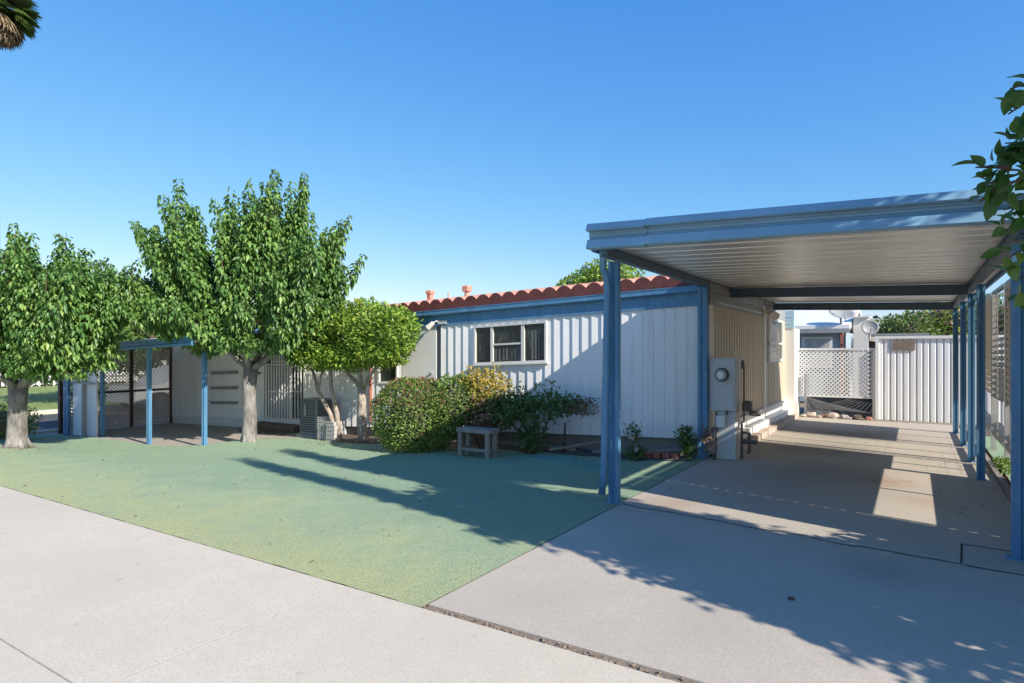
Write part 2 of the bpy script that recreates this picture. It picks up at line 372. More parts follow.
def bush_pts(c, r, n, shell=.35, amp=.12, power=2., seed=0, zmin=None, freq=2.):
    d = rnd(n); d /= np.linalg.norm(d, axis=1, keepdims=True)
    k = (np.abs(d)**power).sum(1)**(-1/power)                     # squarer for a clipped bush
    nz = np.array([noise.noise(Vector(x*freq)+Vector((seed*5.3, seed, 0))) for x in d])
    rr = k*(1-shell*rng.random(n)**1.6)*(1+amp*2*nz)
    P = np.array(c)+d*rr[:,None]*np.array(r)
    if zmin is not None:
        g = P[:,2] > zmin; P, d = P[g], d[g]
    return P, d
def bush(label, name, cat, base, lobes, mat, leaf, stems=None, core=True, parent=None, part='foliage', group=None, aspect=.5, up=.3, stemmat='twig'):
    t = parent or thing(name, label, cat, base, group)
    Ps = []; ds = []
    for i, (c, r, n, kw) in enumerate(lobes):
        kw = dict(kw); kw.setdefault('zmin', base[2]+.02); P, d = bush_pts(c, r, n, seed=i+base[0], **kw); Ps.append(P); ds.append(d)
    P = np.concatenate(Ps); d = np.concatenate(ds); n = len(P)
    D = d*.6+rnd(n)*.6+UP*up; Nn = d*.8+rnd(n)*.55+UP*.4; L = leaf*rng.uniform(.6, 1.3, n)
    leaves(part, mat, t, P, D, Nn, L, L*aspect)
    if core:
        mb = MB()
        for i, (c, r, n_, kw) in enumerate(lobes):
            mb.blob((c[0],c[1],max(c[2], base[2]+r[2]*.45)), [q*.66 for q in r], 2, .1, i)
        mb.build('opaque_core', M['twig'], t)  # solid dark core added to block the view through the leaves
    if stems:
        mb = MB()
        for s_ in stems: mb.tube(s_[0], s_[1], 8)
        mb.build('stem', M[stemmat], t, smooth=True)
    return t

# ------------------------------------------------------------------ the ground
def sheet(x0, x1, y0f, y1f, dx, dz, ny=24):
    mb = MB(); nx = max(1, int(round((x1-x0)/dx)))
    for i in range(nx+1):
        X = x0+(x1-x0)*i/nx; a = y0f(X) if callable(y0f) else y0f; b = y1f(X) if callable(y1f) else y1f
        for j in range(ny+1):
            Y = a+(b-a)*j/ny; mb.v.append((X, Y, dz(X, Y)))
    for i in range(nx):
        for j in range(ny):
            k = i*(ny+1)+j; mb.f.append((k, k+ny+1, k+ny+2, k+1))
    return mb
def lin(pts):
    def f(x):
        if x <= pts[0][0]: return pts[0][1]
        for (a, b), (c, d) in zip(pts, pts[1:]):
            if x <= c: return b+(d-b)*(x-a)/(c-a)
        return pts[-1][1]
    return f
g = MB()
xs = [-400,-120,-60,-40,-30,-24,-20]+[-18+i*.5 for i in range(45)]+[6,10,20,60,150,400]; ys = [-60,-10,0,2.4]+[2.8+.4*i for i in range(12)]+[8,10,14,20,30,60,150,400]
for X in xs:
    for Y in ys: g.v.append((X, Y, gz(X, Y)-.035-(.0 if X > -18 else .0)))
for i in range(len(xs)-1):
    for j in range(len(ys)-1):
        k = i*len(ys)+j; g.f.append((k, k+len(ys), k+len(ys)+1, k+1))
struct('ground', g, M['dirt'])
yb = lin([(-16.5,6.15),(-14.5,6.3),(-12,6.15),(-11,6.3),(-10.7,6.5),(-10.4,7.5),(-9.9,7.95),(-8.8,7.85),(-7,8.05),(-6,8.3),(-4.5,8.35),(-3.6,8.2),(-3.2,8.15),(-2.75,8.55),(-2.42,8.75)])
def tz(X, Y):
    e = .014*noise.noise(Vector((X*.9, Y*.9, 0)))+.006*noise.noise(Vector((X*4, Y*4, 3)))
    d = math.hypot(X+10.18, (Y-7.04)); e += .045*math.exp(-(d/.8)**2)
    return gz(X, Y)+e*ss((Y-2.8)/.8)*ss((-2.42-X)/.6)+.006
struct('turf_lawn', sheet(-16.5, -2.412, lambda X: 2.789+.010*noise.noise(Vector((X*5,0,0)))+.006*noise.noise(Vector((X*31,0,0))), yb, .05, tz, 70), M['turf'], smooth=True)
struct('planting_bed', sheet(-10.2, -2.42, lambda X: yb(X)-.05, 8.98, .1, lambda X, Y: gz(X,Y)-.012+.02*noise.noise(Vector((X*3,Y*3,1))), 14), M['soil'], smooth=True)
struct('patio_slab', sheet(-16.5, -9.95, lambda X: yb(X)-.04, 8.98, .3, lambda X, Y: gz(X,Y)-.004, 8), M['slab'])
# front walk: separate slabs with tooled joints
sw = MB(); e = .005
for x0, x1 in ((-24,-13.9),(-13.9,-8.47),(-8.47,-3.04),(-3.04,2.4),(2.4,7.8)):
    for y0, y1 in ((1.31,2.79),(-1.5,1.31)): sw.box(x0+e, x1-e, y0+e, y1-e, -.12, .004)
struct('front_walk', sw, M['conc'])
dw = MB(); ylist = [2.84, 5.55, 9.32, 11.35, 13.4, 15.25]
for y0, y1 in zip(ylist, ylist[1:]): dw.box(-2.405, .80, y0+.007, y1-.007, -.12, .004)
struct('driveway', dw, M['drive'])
dj = MB(); dj.box(-24, 7, 2.775, 2.845, -.1, -.006)
for y in ylist[1:-1]: dj.box(-2.4, .8, y-.02, y+.02, -.1, -.012)
struct('joint_filler', dj, M['gap'])
struct('walk_joint', MB().box(-24, 8, -1.6, 2.77, -.1, .0022), M['joint'])
gr = MB()
for i in range(260):
    x = random.uniform(-2.42, 1.2); y = 2.81+random.uniform(-.022, .022); r = random.uniform(.004, .012)
    gr.blob((x, y, .002), (r, r, r*.6), 1, .3, i)
tag(gr.build('gravel', M['gap']), kind='stuff')
ck = MB(); px = None
for i in range(60):      # the wandering crack across the drive
    x = -2.4+3.2*i/59; y = 5.72-.13*(x+2.4)+.06*noise.noise(Vector((x*3,0,5)))+.02*noise.noise(Vector((x*14,0,2)))
    w = .010+.008*noise.noise(Vector((x*9,1,1)))
    if px: ck.add([(px[0],px[1]-w,.0062),(x,y-w,.0062),(x,y+w,.0062),(px[0],px[1]+w,.0062)], [(0,1,2,3)])
    px = (x, y)
for a, b in (((.28,5.42),(.31,5.95)), ((.31,5.95),(.79,5.9))): ck.bar((a[0],a[1],.0025),(b[0],b[1],.0025), .014, .008)
struct('driveway_crack', ck, M['crack'])
struct('soil_strip', sheet(.80, 3.2, 5.2, 15.8, .1, lambda X, Y: -.015+.03*noise.noise(Vector((X*2.5,Y*2.5,7))), 90), M['soil'], smooth=True)
tb = MB(); tb.bar((.83,6.9,.0),(.83,15.2,.0), .05, .10); tag(tb.build('edging_board', M['board']), 'long weathered board edging the right side of the driveway', 'edging')
struct('green_strip', sheet(.92, 1.5, 8.5, 13.5, .1, lambda X, Y: .012+.008*noise.noise(Vector((X*4,Y*4,7))), 60), M['turf'])
struct('rear_ground', sheet(-2.4, 2.2, 15.25, 16.2, .1, lambda X, Y: .0+.02*noise.noise(Vector((X*4,Y*4,7))), 12), M['dirt'])
# the side street beyond the lawn
struct('street', MB().box(-21.3,-17.0,-60,150,-.9,-.375), M['asphalt'])
kb = MB(); kb.box(-21.6,-21.3,-60,150,-.9,-.26); kb.box(-17.0,-16.75,-60,150,-.9,-.345)
struct('kerb', kb, M['conc'])
struct('far_lawn', MB().box(-36,-21.6,-60,150,-.9,-.27), M['grass'])

# ------------------------------------------------------------------ the mobile home
home = thing('mobile_home', 'low white mobile home with ribbed siding, blue trim and a wavy red roof edge', 'mobile home', (-2.45,8.9,0))
WY = 8.9; X0 = -16.1; X1 = -2.45
mb = MB(); mb.box(X0, X1, WY, WY+.12, .22, 2.36, hz); mb.box(X0, X0+.12, WY+.12, 15.4, .22, 2.36, hz); mb.box(X0, X1, 15.28, 15.4, .22, 2.36, hz)
M['backing'] = paint('wall_backing', (.16,.17,.18), .8, .1, 4); mb.build('wall', M['backing'], home)
ops = [(-6.45,-5.01,1.41,2.07), (-8.755,-8.245,1.105,1.695), (-8.14,-7.32,.25,2.16), (-11.42,-10.95,-.2,2.2), (-13.05,-11.42,-.2,2.2)]   # openings, heights before the fall of hz
pitch = .166; w = .125
for hi_, lo_ in ((X1-.10, -7.30), (-8.14, -11.0), (-13.05, X0)):
    sd = MB(); x = hi_
    while x-pitch > lo_-.02:
        xb = x; xr = xb-.011; xq = xb-pitch          # each strip swells outward, steps back and leaves a narrow groove
        z = .25 if x > -9.7 else .34; spans = [(xr, xq, z, 2.13)]
        for o0, o1, a, b in ops:
            new = []
            for (r_, q_, c, d) in spans:
                if o1 <= q_ or o0 >= r_: new.append((r_, q_, c, d)); continue
                if a > c: new.append((r_, q_, c, min(a, d)))
                if b < d: new.append((r_, q_, max(b, c), d))
                if o0 > q_+.004: new.append((min(r_, o0), q_, max(a, c), min(b, d)))
                if o1 < r_-.004: new.append((r_, max(q_, o1), max(a, c), min(b, d)))
            spans = new
        for r_, q_, a, b in spans:
            if b-a < .01: continue
            dep = lambda p: -.014-.022*(xr-p)/(xr-xq)
            pr = [(r_, 0), (r_, dep(r_)), (q_, dep(q_)), (q_, 0)]
            vs = [(p, WY+q, a+hz(p)) for p, q in pr]+[(p, WY+q, b+hz(p)) for p, q in pr]
            sd.add(vs, [(0,1,2,3),(7,6,5,4),(0,4,5,1),(1,5,6,2),(2,6,7,3)])
        x -= pitch
    if hi_ > -3: sd.box(X1-.09, X1+.0, WY-.02, WY+.0, .25, 2.13, hz)
    sd.build('siding', M['siding'], home)
# low skirting under the front wall
sk = MB(); sk.box(-9.7, -2.45, WY+.05, WY+.09, -.3, .30, hz); sk.build('skirting', M['board'], home)
sk = MB(); sk.box(-16.1, -9.7, WY-.018, WY+.03, .0, .20, hz); sk.box(-16.1,-9.7,WY-.03,WY-.0,.20,.225,hz); sk.box(-16.1, -9.7, WY-.012, WY+.0, .225, .35, hz); sk.build('skirting', M['white'], home)
# right-hand wall under the carport
RW = MB(); RW.box(X1-.12, X1, WY+.12, 15.4, .30, 2.16, None); RW.box(X1-.1, X1-.02, 9.0, 15.3, 0, .3); RW.build('side_wall', M['tangroove'], home)
sd = MB(); y = 9.15
while y < 15.3:
    for a, b in ([(.40,2.14)] if not (13.15 < y+.05 < 14.75) else [(.40,1.28)]):
        pr = [(0,y),(.018,y+.01),(.018,y+.105),(0,y+.115)]
        vs = [(X1+p, q, a) for p, q in pr]+[(X1+p, q, b) for p, q in pr]
        sd.add(vs, [(0,1,2,3),(7,6,5,4),(0,4,5,1),(1,5,6,2),(2,6,7,3)])
    y += .165
sd.build('side_siding', M['tan'], home)
MB().box(X1, X1+.03, 8.93, 9.13, .02, 2.14).build('wall_trim', M['white'], home); MB().box(X1, X1+.035, 12.75, 12.95, .38, 2.30).build('wall_trim', M['white'], home)
sk = MB(); sk.box(X1+.0, X1+.05, 9.1, 15.4, 0, .38); sk.box(X1+.0,X1+.075,9.1,15.4,.36,.395); sk.box(X1+.05, X1+.16, 9.5, 15.2, 0, .20); sk.build('side_skirting', M['white'], home)
sk = MB()
for i in range(20): sk.bbox(X1+.16, X1+.30, 9.55+i*.283, 9.55+i*.283+.272, -.02, .085+.008*(i%3), .006)
sk.build('brick_kerb', paint('pinkish_block', (.48,.38,.32), .9, .2, 8, (.3,.22,.18), .5, streak=(1,1,1), bmp=.006), home)
up = MB()
for i in range(5): up.box(X1+.0, X1+.012+.012*(i%2), 9.0, 12.85, 2.14+i*.065, 2.2+i*.065)
up.box(X1, X1+.015, 12.95, 15.2, 2.12, 2.48); up.build('upper_panel', M['greymetal'], home)
bx = MB(); bx.box(-2.45,-2.24,15.18,15.9,0,1.98); bx.box(-2.45,-2.16,15.14,15.18,.0,.35); bx.build('end_wall', M['white'], home)
bx = MB()
for i in range(5): bx.box(-2.45,-2.25,15.16-.008*(i%2),15.3,1.99+i*.08,2.06+i*.08)
bx.build('blue_lap_siding', paint('pale_blue_paint', (.35,.52,.62), .5, .1, 3), home)
# side window (three stacked panes) and lamp
wf = MB(); y0, y1, z0, z1 = 13.2, 14.7, 1.30, 2.09; X = X1
wf.box(X,X+.05,y0,y0+.05,z0,z1); wf.box(X,X+.05,y1-.05,y1,z0,z1); wf.box(X,X+.05,y0,y1,z0-.04,z0); wf.box(X,X+.05,y0,y1,z1,z1+.04); wf.box(X+.01,X+.045,y0,y1,1.62,1.65)
wi = wf.build('window', M['white'], home)
MB().box(X+.004,X+.02,y0+.05,y1-.05,z0,z1).build('pane', M['glass'], wi)
lp = MB(); lp.tube([(X,12.9,2.22),(X+.12,12.9,2.24)], .05, 12); lp.tube([(X+.1,12.9,2.24),(X+.18,12.8,2.15)], [.04,.085], 14); lp.tube([(X+.1,12.95,2.24),(X+.18,13.1,2.15)], [.04,.085], 14)
lp.build('security_lamp', M['lampglass'], home)
# blue frieze and gutter
fr = MB(); fr.box(-9.2, X1, WY-.035, WY+.0, 2.13, 2.36, hz); fr.box(-9.2, X1, WY-.05, WY-.035, 2.13, 2.165, hz)
fr.box(-2.62, X1+.02, WY-.055, WY+.0, 2.13, 2.40, hz); fr.box(X0, -9.2, WY-.035, WY, 2.13, 2.36, hz); fr.box(-5.42,-5.40,WY-.04,WY-.03,2.16,2.33,hz)
fr.build('frieze', M['blue'], home)
gu = MB(); P_ = [(-.035,2.315),(-.095,2.315),(-.118,2.335),(-.118,2.40),(-.126,2.40),(-.126,2.412),(-.11,2.412),(-.105,2.40),(-.035,2.40)]
gu.sweep(P_, lambda a, b: (-16.1, WY+a, b+hz(-16.1)), lambda a, b: (-2.42, WY+a, b+hz(-2.42))); gu.build('gutter', M['blue'], home)
# red scalloped roof edge, corrugated roof behind it
per = .262; fa = MB(); n = int((-2.46+16.1)/(per/10)); 
for i in range(n+1):
    x = -2.46-i*per/10; ph = (i % 10)/10; z = 2.535+.078*abs(math.sin(PI*ph))**.8+hz(x); zb = 2.415+hz(x)
    for yy_ in (WY-.065, WY-.05): fa.v += [(x, yy_, zb), (x, yy_, z)]
for i in range(n):
    k = i*4; fa.f += [(k,k+1,k+5,k+4),(k+2,k+6,k+7,k+3),(k+1,k+3,k+7,k+5),(k,k+4,k+6,k+2)]
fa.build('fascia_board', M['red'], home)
ro = MB()
rows = [(-.049,0),(.1,.015),(.5,.085),(1.0,.14),(2.5,.20),(6.6,.15)]
for i in range(n+1):
    x = -2.46-i*per/10; ph = (i % 10)/10; wv = .078*abs(math.sin(PI*ph))**.8
    for yy_, zz in rows: ro.v.append((x, WY+yy_, 2.532+wv+zz+hz(x)))
for i in range(n):
    for j in range(len(rows)-1):
        k = i*len(rows)+j; ro.f.append((k, k+1, k+1+len(rows), k+len(rows)))
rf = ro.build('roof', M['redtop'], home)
for (x, h, kind) in ((-8.0,.17,1),(-7.1,.16,2),(-9.98,.16,2),(-7.55,.12,0)):
    b = MB(); zb = 2.70+hz(x); yv = WY+.62
    if kind == 0: b.tube([(x,yv,zb-.1),(x,yv,zb+h)], .012, 8)
    elif kind == 1: b.bbox(x-.05,x+.05,yv-.05,yv+.05,zb-.12,zb+h-.05,.008); b.bbox(x-.07,x+.07,yv-.07,yv+.07,zb+h-.05,zb+h+.02,.012)
    else: b.tube([(x,yv,zb-.12),(x,yv,zb+h-.07)], [.07,.045], 14); b.bbox(x-.075,x+.075,yv-.075,yv+.075,zb+h-.07,zb+h+.04,.02)
    b.build('roof_vent', M['redtop'], home)
# front window
x0, x1, z0, z1 = -6.42, -5.04, 1.44, 2.04; T = hz(-5.7)
wf = MB(); f = .05; 
wf.box(x0-.035,x1+.035,WY-.055,WY,z0-.035,z0,hz); wf.box(x0-.035,x1+.035,WY-.055,WY,z1,z1+.035,hz); wf.box(x0-.035,x0,WY-.055,WY,z0,z1,hz); wf.box(x1,x1+.035,WY-.055,WY,z0,z1,hz)
a1, a2 = x0+.34, x1-.42
wf.box(a1-.025,a1+.025,WY-.045,WY,z0,z1,hz); wf.box(a2-.03,a2+.03,WY-.045,WY,z0,z1,hz); wf.box(a1+.025,a2-.03,WY-.04,WY,1.72,1.75,hz)
wf.box(x0-.07,x1+.07,WY-.08,WY,z0-.06,z0-.035,hz)
wi = wf.build('window', M['wood'] if False else paint('aluminium_frame', (.62,.61,.57), .45, .08, 6), home)
for (a, b, c, d) in ((x0,a1-.025,z0,z1),(a1+.025,a2-.03,1.75,z1),(a1+.025,a2-.03,z0,1.72),(a2+.03,x1,z0,z1)):
    MB().box(a,b,WY-.014,WY-.004,c,d,hz).build('pane', M['glass'], wi)
# curtain folds seen as pale strips just behind the lower panes
cu = MB(); cu2 = MB(); random.seed(3); x = a1+.06
while x < x1-.03:
    w_ = random.uniform(.012,.035)
    if random.random() < .65 and not (a2-.06 < x < a2+.06): (cu if x < a2 else cu2).box(x,x+w_,WY-.0165,WY-.0142,z0+.02,(1.69 if x < a2 else z1-.08)+random.uniform(-.02,0),hz)
    x += w_+random.uniform(.02,.07)
M['fold'] = paint('dim_curtain', (.13,.14,.14), .9, .2, 20); cu.build('curtain', M['fold'], wi); cu2.build('curtain', M['fold'], wi)
# small window and the pale door panel with its lamp
wf = MB(); x0, x1, z0, z1 = -8.72,-8.28,1.14,1.66
wf.box(x0-.04,x1+.04,WY-.05,WY,z0-.04,z0,hz); wf.box(x0-.04,x1+.04,WY-.05,WY,z1,z1+.04,hz); wf.box(x0-.04,x0,WY-.05,WY,z0,z1,hz); wf.box(x1,x1+.04,WY-.05,WY,z0,z1,hz); wf.box(x0,x1,WY-.04,WY,1.47,1.49,hz)
wi = wf.build('window', M['white'], home); MB().box(x0,x1,WY-.014,WY-.004,z0,z1,hz).build('pane', M['glass'], wi)
d = MB(); d.box(-8.14,-7.32,WY-.022,WY,.25,2.14,hz); dr = d.build('door', M['white'], home)
MB().tube([(-7.42,WY-.02,1.08),(-7.42,WY-.07,1.08)], .025, 10).build('handle', M['greymetal'], dr)
l = MB(); l.tube([(-7.22,WY-.0,2.0),(-7.26,WY-.10,2.02),(-7.30,WY-.13,1.99)], .012, 8); l.tube([(-7.30,WY-.13,1.99),(-7.40,WY-.16,1.90)], [.04,.055], 12); l.box(-7.25,-7.05,WY-.06,WY-.02,1.97,2.03)
l.build('wall_lamp', M['lampglass'], home)
# conduit pipe running down by the door
MB().tube([(-8.95,WY-.05,.1),(-8.95,WY-.05,1.9)], .03, 10).build('downpipe', M['brick'], home)
# side door region in the patio: flat panel door with latch, then a security gate of white bars
d = MB(); d.box(-13.0,-12.3,WY-.02,WY,-.0+.32,2.15,hz)
for i in range(6): d.box(-12.98+i*.112,-12.90+i*.112,WY-.03,WY-.02,.36,2.12,hz)
dr = d.build('door', M['siding'], home); hb = MB(); hb.box(-12.85,-12.4,WY-.06,WY-.03,1.36,1.40,hz); hb.build('handle', M['darkmetal'], dr)
d = MB(); d.box(-12.2,-11.35,WY-.006,WY+.004,.32,2.15,hz)
gd = d.build('security_door', paint('door_screen', (.30,.32,.36), .6, .1, 3), home)
b = MB()
for i in range(10): b.tube([(-12.18+i*.092,WY-.05,.34+hz(-11.7)),(-12.18+i*.092,WY-.05,2.12+hz(-11.7))], .011 if i%9 else .02, 6)
for z in (.36,.95,1.55,1.62,2.1): b.tube([(-12.18,WY-.05,z+hz(-11.7)),(-11.35,WY-.05,z+hz(-11.7))], .011, 6)
b.build('security_bars', M['white'], gd)
MB().bbox(-12.2,-12.0,WY-.08,WY-.03,1.58+hz(-12),1.66+hz(-12),.01).build('handle', M['darkmetal'], gd)
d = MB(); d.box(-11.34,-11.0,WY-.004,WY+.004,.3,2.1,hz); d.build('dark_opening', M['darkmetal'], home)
b = MB()
for i in range(4): b.tube([(-11.30+i*.10,WY-.05,.34+hz(-11)),(-11.30+i*.10,WY-.05,2.12+hz(-11))], .012, 6)
for i in range(11): b.tube([(-10.9+i*.11,WY-.14,1.0+hz(-10.5)+.02*i),(-10.9+i*.11,WY-.14,1.62+hz(-10.5)-.02*i*.3)], .008, 6)
for z in (.36,.95,1.62,2.1): b.tube([(-11.32,WY-.05,z+hz(-11)),(-10.98,WY-.05,z+hz(-11))], .01, 6)
for z in (1.62,): b.tube([(-11.0,WY-.14,z+hz(-11)),(-9.75,WY-.14,z+hz(-11))], .012, 6)
b.build('railing_bars', M['white'], home)
# shelves on the patio wall
sh = MB()
for z in (1.43,1.07,.72): sh.box(-14.3,-13.25,WY-.11,WY-.016,z,z+.018,hz); sh.box(-14.3,-13.25,WY-.05,WY-.036,z-.05,z,hz)
sh.build('wall_shelf', M['greymetal'], home)
st = MB()
for i in range(2):
    for k in range(7): st.bbox(-12.35+k*.21,-12.35+k*.21+.20,WY-.62+i*.28,WY-.02,-.34+.0,-.34+.13+i*.11,.008)
st.build('brick_step', M['brick'] if False else paint('dark_brick', (.15,.10,.075), .9, .3, 7, (.3,.24,.2), .5, streak=(1,1,1), bmp=.006), home)

# ------------------------------------------------------------------ patio cover
pc = thing('patio_cover', 'low blue patio awning on slim posts beside the mulberry tree', 'patio cover', (-13,6.3,-.3))
def post(mb, x, y, z0, z1, w=.09, d=.075):
    p = [(-w/2,-d/2),(-w*.2,-d/2),(-w*.12,-d*.22),(w*.12,-d*.22),(w*.2,-d/2),(w/2,-d/2),(w/2,-d*.15),(w*.38,0),(w/2,d*.15),(w/2,d/2),(w*.2,d/2),(w*.12,d*.22),(-w*.12,d*.22),(-w*.2,d/2),(-w/2,d/2),(-w/2,d*.15),(-w*.38,0),(-w/2,-d*.15)]
    mb.prism([(x+a, y+b) for a, b in p], z0, z1); mb.bbox(x-w*.75, x+w*.75, y-d*.75, y+d*.75, z0, z0+.012, .003)
    return mb
for px_, py_, w in ((-10.60,6.44,.085),(-12.06,6.24,.085),(-14.42,6.5,.085),(-15.55,6.3,.20)):
    zz = gz(px_, py_); post(MB(), px_, py_, zz-.01, 1.57+.035*(px_+11), w, .06).build('post', M['blue'], pc)
r = MB(); X_ = (-16.2,-10.3)
def pz(x, y): return 1.62+.035*(x+11)+(y-6.1)*.135
V = [(x, y, pz(x,y)+dz) for dz in (0,.03) for y in (6.05, 8.86) for x in X_]
r.add(V, [(0,2,3,1),(4,5,7,6),(0,1,5,4),(2,6,7,3),(0,4,6,2),(1,3,7,5)])
for i in range(20): x = -16.1+i*.3; r.bar((x,6.06,pz(x,6.06)-.012),(x,8.84,pz(x,8.84)-.012),.02,.02)
r.build('awning_sheet', M['white'], pc)
f_ = MB()
P_ = [(0,-.06),(-.04,-.06),(-.05,-.02),(-.03,.0),(-.03,.05),(-.06,.06),(-.06,.10),(0,.10)]
f_.sweep(P_, lambda a, b: (-16.25, 6.04+a, pz(-16.25,6.05)+b), lambda a, b: (-10.25, 6.04+a, pz(-10.25,6.05)+b)); f_.build('fascia', M['blue'], pc)
# white wind panel between the two left posts
wp = thing('wind_panel', 'flat white sheet panel with leaf shadows between the left patio posts', 'panel', (-15,6.4,-.35))
b = MB(); b.box(-15.42,-14.98,6.36,6.39,gz(-15,6.4)-.0,1.42); b.box(-14.94,-14.50,6.42,6.45,gz(-14.7,6.4)+.0,1.45); b.build('sheet', M['siding'], wp)
b = MB(); b.box(-15.0,-14.93,6.35,6.46,gz(-15,6.4),1.42); b.box(-15.44,-14.48,6.33,6.36,.78,.82); b.build('frame', M['white'] if False else M['greymetal'], wp)

def lattice(mb, u0, u1, z0, z1, P, sp, w, th):
    """diagonal strips clipped to the rectangle; P(u,z,off) -> point"""
    for s_ in (1, -1):
        c = -(z1-z0) if s_ == 1 else 0; end = (u1-u0) if s_ == 1 else (u1-u0)+(z1-z0)
        while c < end:
            # line u-u0 = c + s*(z-z0)
            if s_ == 1: za, zb_ = max(z0, z0-c), min(z1, z0+(u1-u0)-c)
            else: za, zb_ = max(z0, z0+c-(u1-u0)), min(z1, z0+c)
            if zb_-za > .03:
                a = (u0+c+s_*(za-z0), za); b = (u0+c+s_*(zb_-z0), zb_); o = .0 if s_ == 1 else th
                d = w*.707; q = [(a[0]-d/2,a[1]+s_*d/2),(a[0]+d/2,a[1]-s_*d/2),(b[0]+d/2,b[1]-s_*d/2),(b[0]-d/2,b[1]+s_*d/2)]
                vs = [P(u,z,o) for u,z in q]+[P(u,z,o+th) for u,z in q]
                mb.add(vs, [(0,1,2,3),(7,6,5,4),(0,4,5,1),(1,5,6,2),(2,6,7,3),(3,7,4,0)])
            c += sp
    return mb
ls = thing('lattice_screen', 'brown framed lattice screen closing the far end of the patio, silver car behind', 'lattice screen', (-16.1,7.6,-.37))
b = MB()
for k, (y0, y1) in enumerate(((6.4,7.85),(7.92,8.84))): lattice(b, y0, y1, -.36, 1.5, lambda u, z, o: (-16.05-o, u, z), .078, .026, .008)
b.build('lattice', paint('pale_lattice', (.62,.54,.48), .7, .1, 5), ls)
b = MB(); b.box(-16.1,-16.03,7.85,7.92,-.37,1.7); b.box(-16.1,-16.03,8.82,8.88,-.37,1.8); b.box(-16.12,-16.03,6.35,6.42,-.37,1.5); b.box(-16.09,-16.04,6.42,7.85,.48,.53); b.box(-16.09,-16.04,7.92,8.82,.48,.53)
b.build('frame', M['brown'], ls)

# ------------------------------------------------------------------ carport
cp = thing('carport', 'large carport with pale blue stepped fascia and ribbed metal ceiling over the driveway', 'carport', (-.9,5.7,0))
def rz(x, y): return 2.33-.033*(x-.63)
LX, RX, FY, BY = -2.56, .80, 5.42, 13.95
r = MB(); n = 0; y = FY+.04
while y < BY-.01:                       # roof pans with raised seams, running across
    y2 = min(y+.30, BY)
    for (ya, yb_, d) in ((y, y2-.05, 0), (y2-.05, y2-.035, .035), (y2-.035,y2-.012,.035), (y2-.012, y2, 0)):
        pass
    pr = [(y,.0),(y2-.06,.0),(y2-.05,.035),(y2-.01,.035),(y2,.0)]
    for k in range(4):
        (ya,da),(yb_,db) = pr[k], pr[k+1]
        xs_ = [LX, -1.8, -1.0, -.1, RX]
        for xa, xb in zip(xs_, xs_[1:]):
            r.add([(xa,ya,rz(xa,ya)+da+.05),(xb,ya,rz(xb,ya)+da+.05),(xb,yb_,rz(xb,yb_)+db+.05),(xa,yb_,rz(xa,yb_)+db+.05)], [(0,1,2,3)])
    y = y2
r.build('roof_pan', M['pan'], cp)
t_ = MB(); V = [(x, y, rz(x,y)+.10+dz) for dz in (0,.02) for y in (FY+.03, BY) for x in (LX, RX)]
t_.add(V, [(0,2,3,1),(4,5,7,6),(0,1,5,4),(2,6,7,3),(0,4,6,2),(1,3,7,5)]); t_.build('roof_sheet', M['greymetal'], cp)
# stepped fascia
P_ = [(.05,0),(-.075,-.005),(-.09,.006),(-.06,.082),(-.05,.088),(-.01,.092),(-.01,.115),(-.02,.118),(-.02,.140),(-.01,.145),(-.012,.160),(-.085,.164),(-.095,.172),(-.065,.232),(-.05,.238),(.05,.24)]
f_ = MB(); zf = lambda x: rz(x,FY)+.015
f_.sweep(P_, lambda a, b: (LX-.03, FY+a, zf(LX)+b), lambda a, b: (-2.02, FY+a, zf(-2.02)+b+.0))
f_.sweep(P_, lambda a, b: (-2.018, FY+a+.004, zf(-2.02)+b+.008), lambda a, b: (RX+.06, FY+a+.004, zf(RX)+b+.018))
f_.build('fascia', paint('sunlit_weathered_blue', (.20,.36,.48), .45, .12, 2.5, (.35,.45,.52), .45, streak=(.6,1,1), bmp=.001), cp)  # weathered blue, made paler to put sunlight on the fascia into the paint
b = MB(); P2 = [(0,0),(-.03,0),(-.04,.01),(-.04,.12),(-.03,.22),(0,.24)]
for X_, s_ in ((LX,1),(RX,-1)):
    b.sweep([(a*s_, c) for a, c in P2] if s_ == 1 else [(a*s_, c) for a, c in reversed(P2)], lambda a, c: (X_+a, FY+.05, rz(X_,FY)+c*.7), lambda a, c: (X_+a, BY, rz(X_,BY)+c*.7))
b.build('side_fascia', M['blue'], cp)
def cbeam(mb, a, b_, h, w=.05):
    a = Vector(a); b_ = Vector(b_); mb.bar(a, b_, w, h); mb.bar(a+Vector((0,0,h/2)), b_+Vector((0,0,h/2)), w*1.6, .012); mb.bar(a-Vector((0,0,h/2)), b_-Vector((0,0,h/2)), w*1.6, .012); return mb
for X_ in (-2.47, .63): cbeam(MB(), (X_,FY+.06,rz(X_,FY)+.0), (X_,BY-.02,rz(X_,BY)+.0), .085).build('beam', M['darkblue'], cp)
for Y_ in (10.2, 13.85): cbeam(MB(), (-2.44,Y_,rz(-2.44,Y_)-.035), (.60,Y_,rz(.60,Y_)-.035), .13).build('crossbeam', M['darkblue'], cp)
for px_, py_ in ((-2.47,5.72),(-2.47,8.79),(.675,5.75),(.65,9.02),(.65,10.42),(.65,12.08),(.63,13.80)):
    post(MB(), px_, py_, .0, rz(px_,py_)-.07, .17 if px_ == .675 else .10 if py_ < 5.74 else .08 if px_ > 0 else .13, .07).build('post', M['blue'], cp)
d = MB(); zt_ = rz(-2.5,5.5)
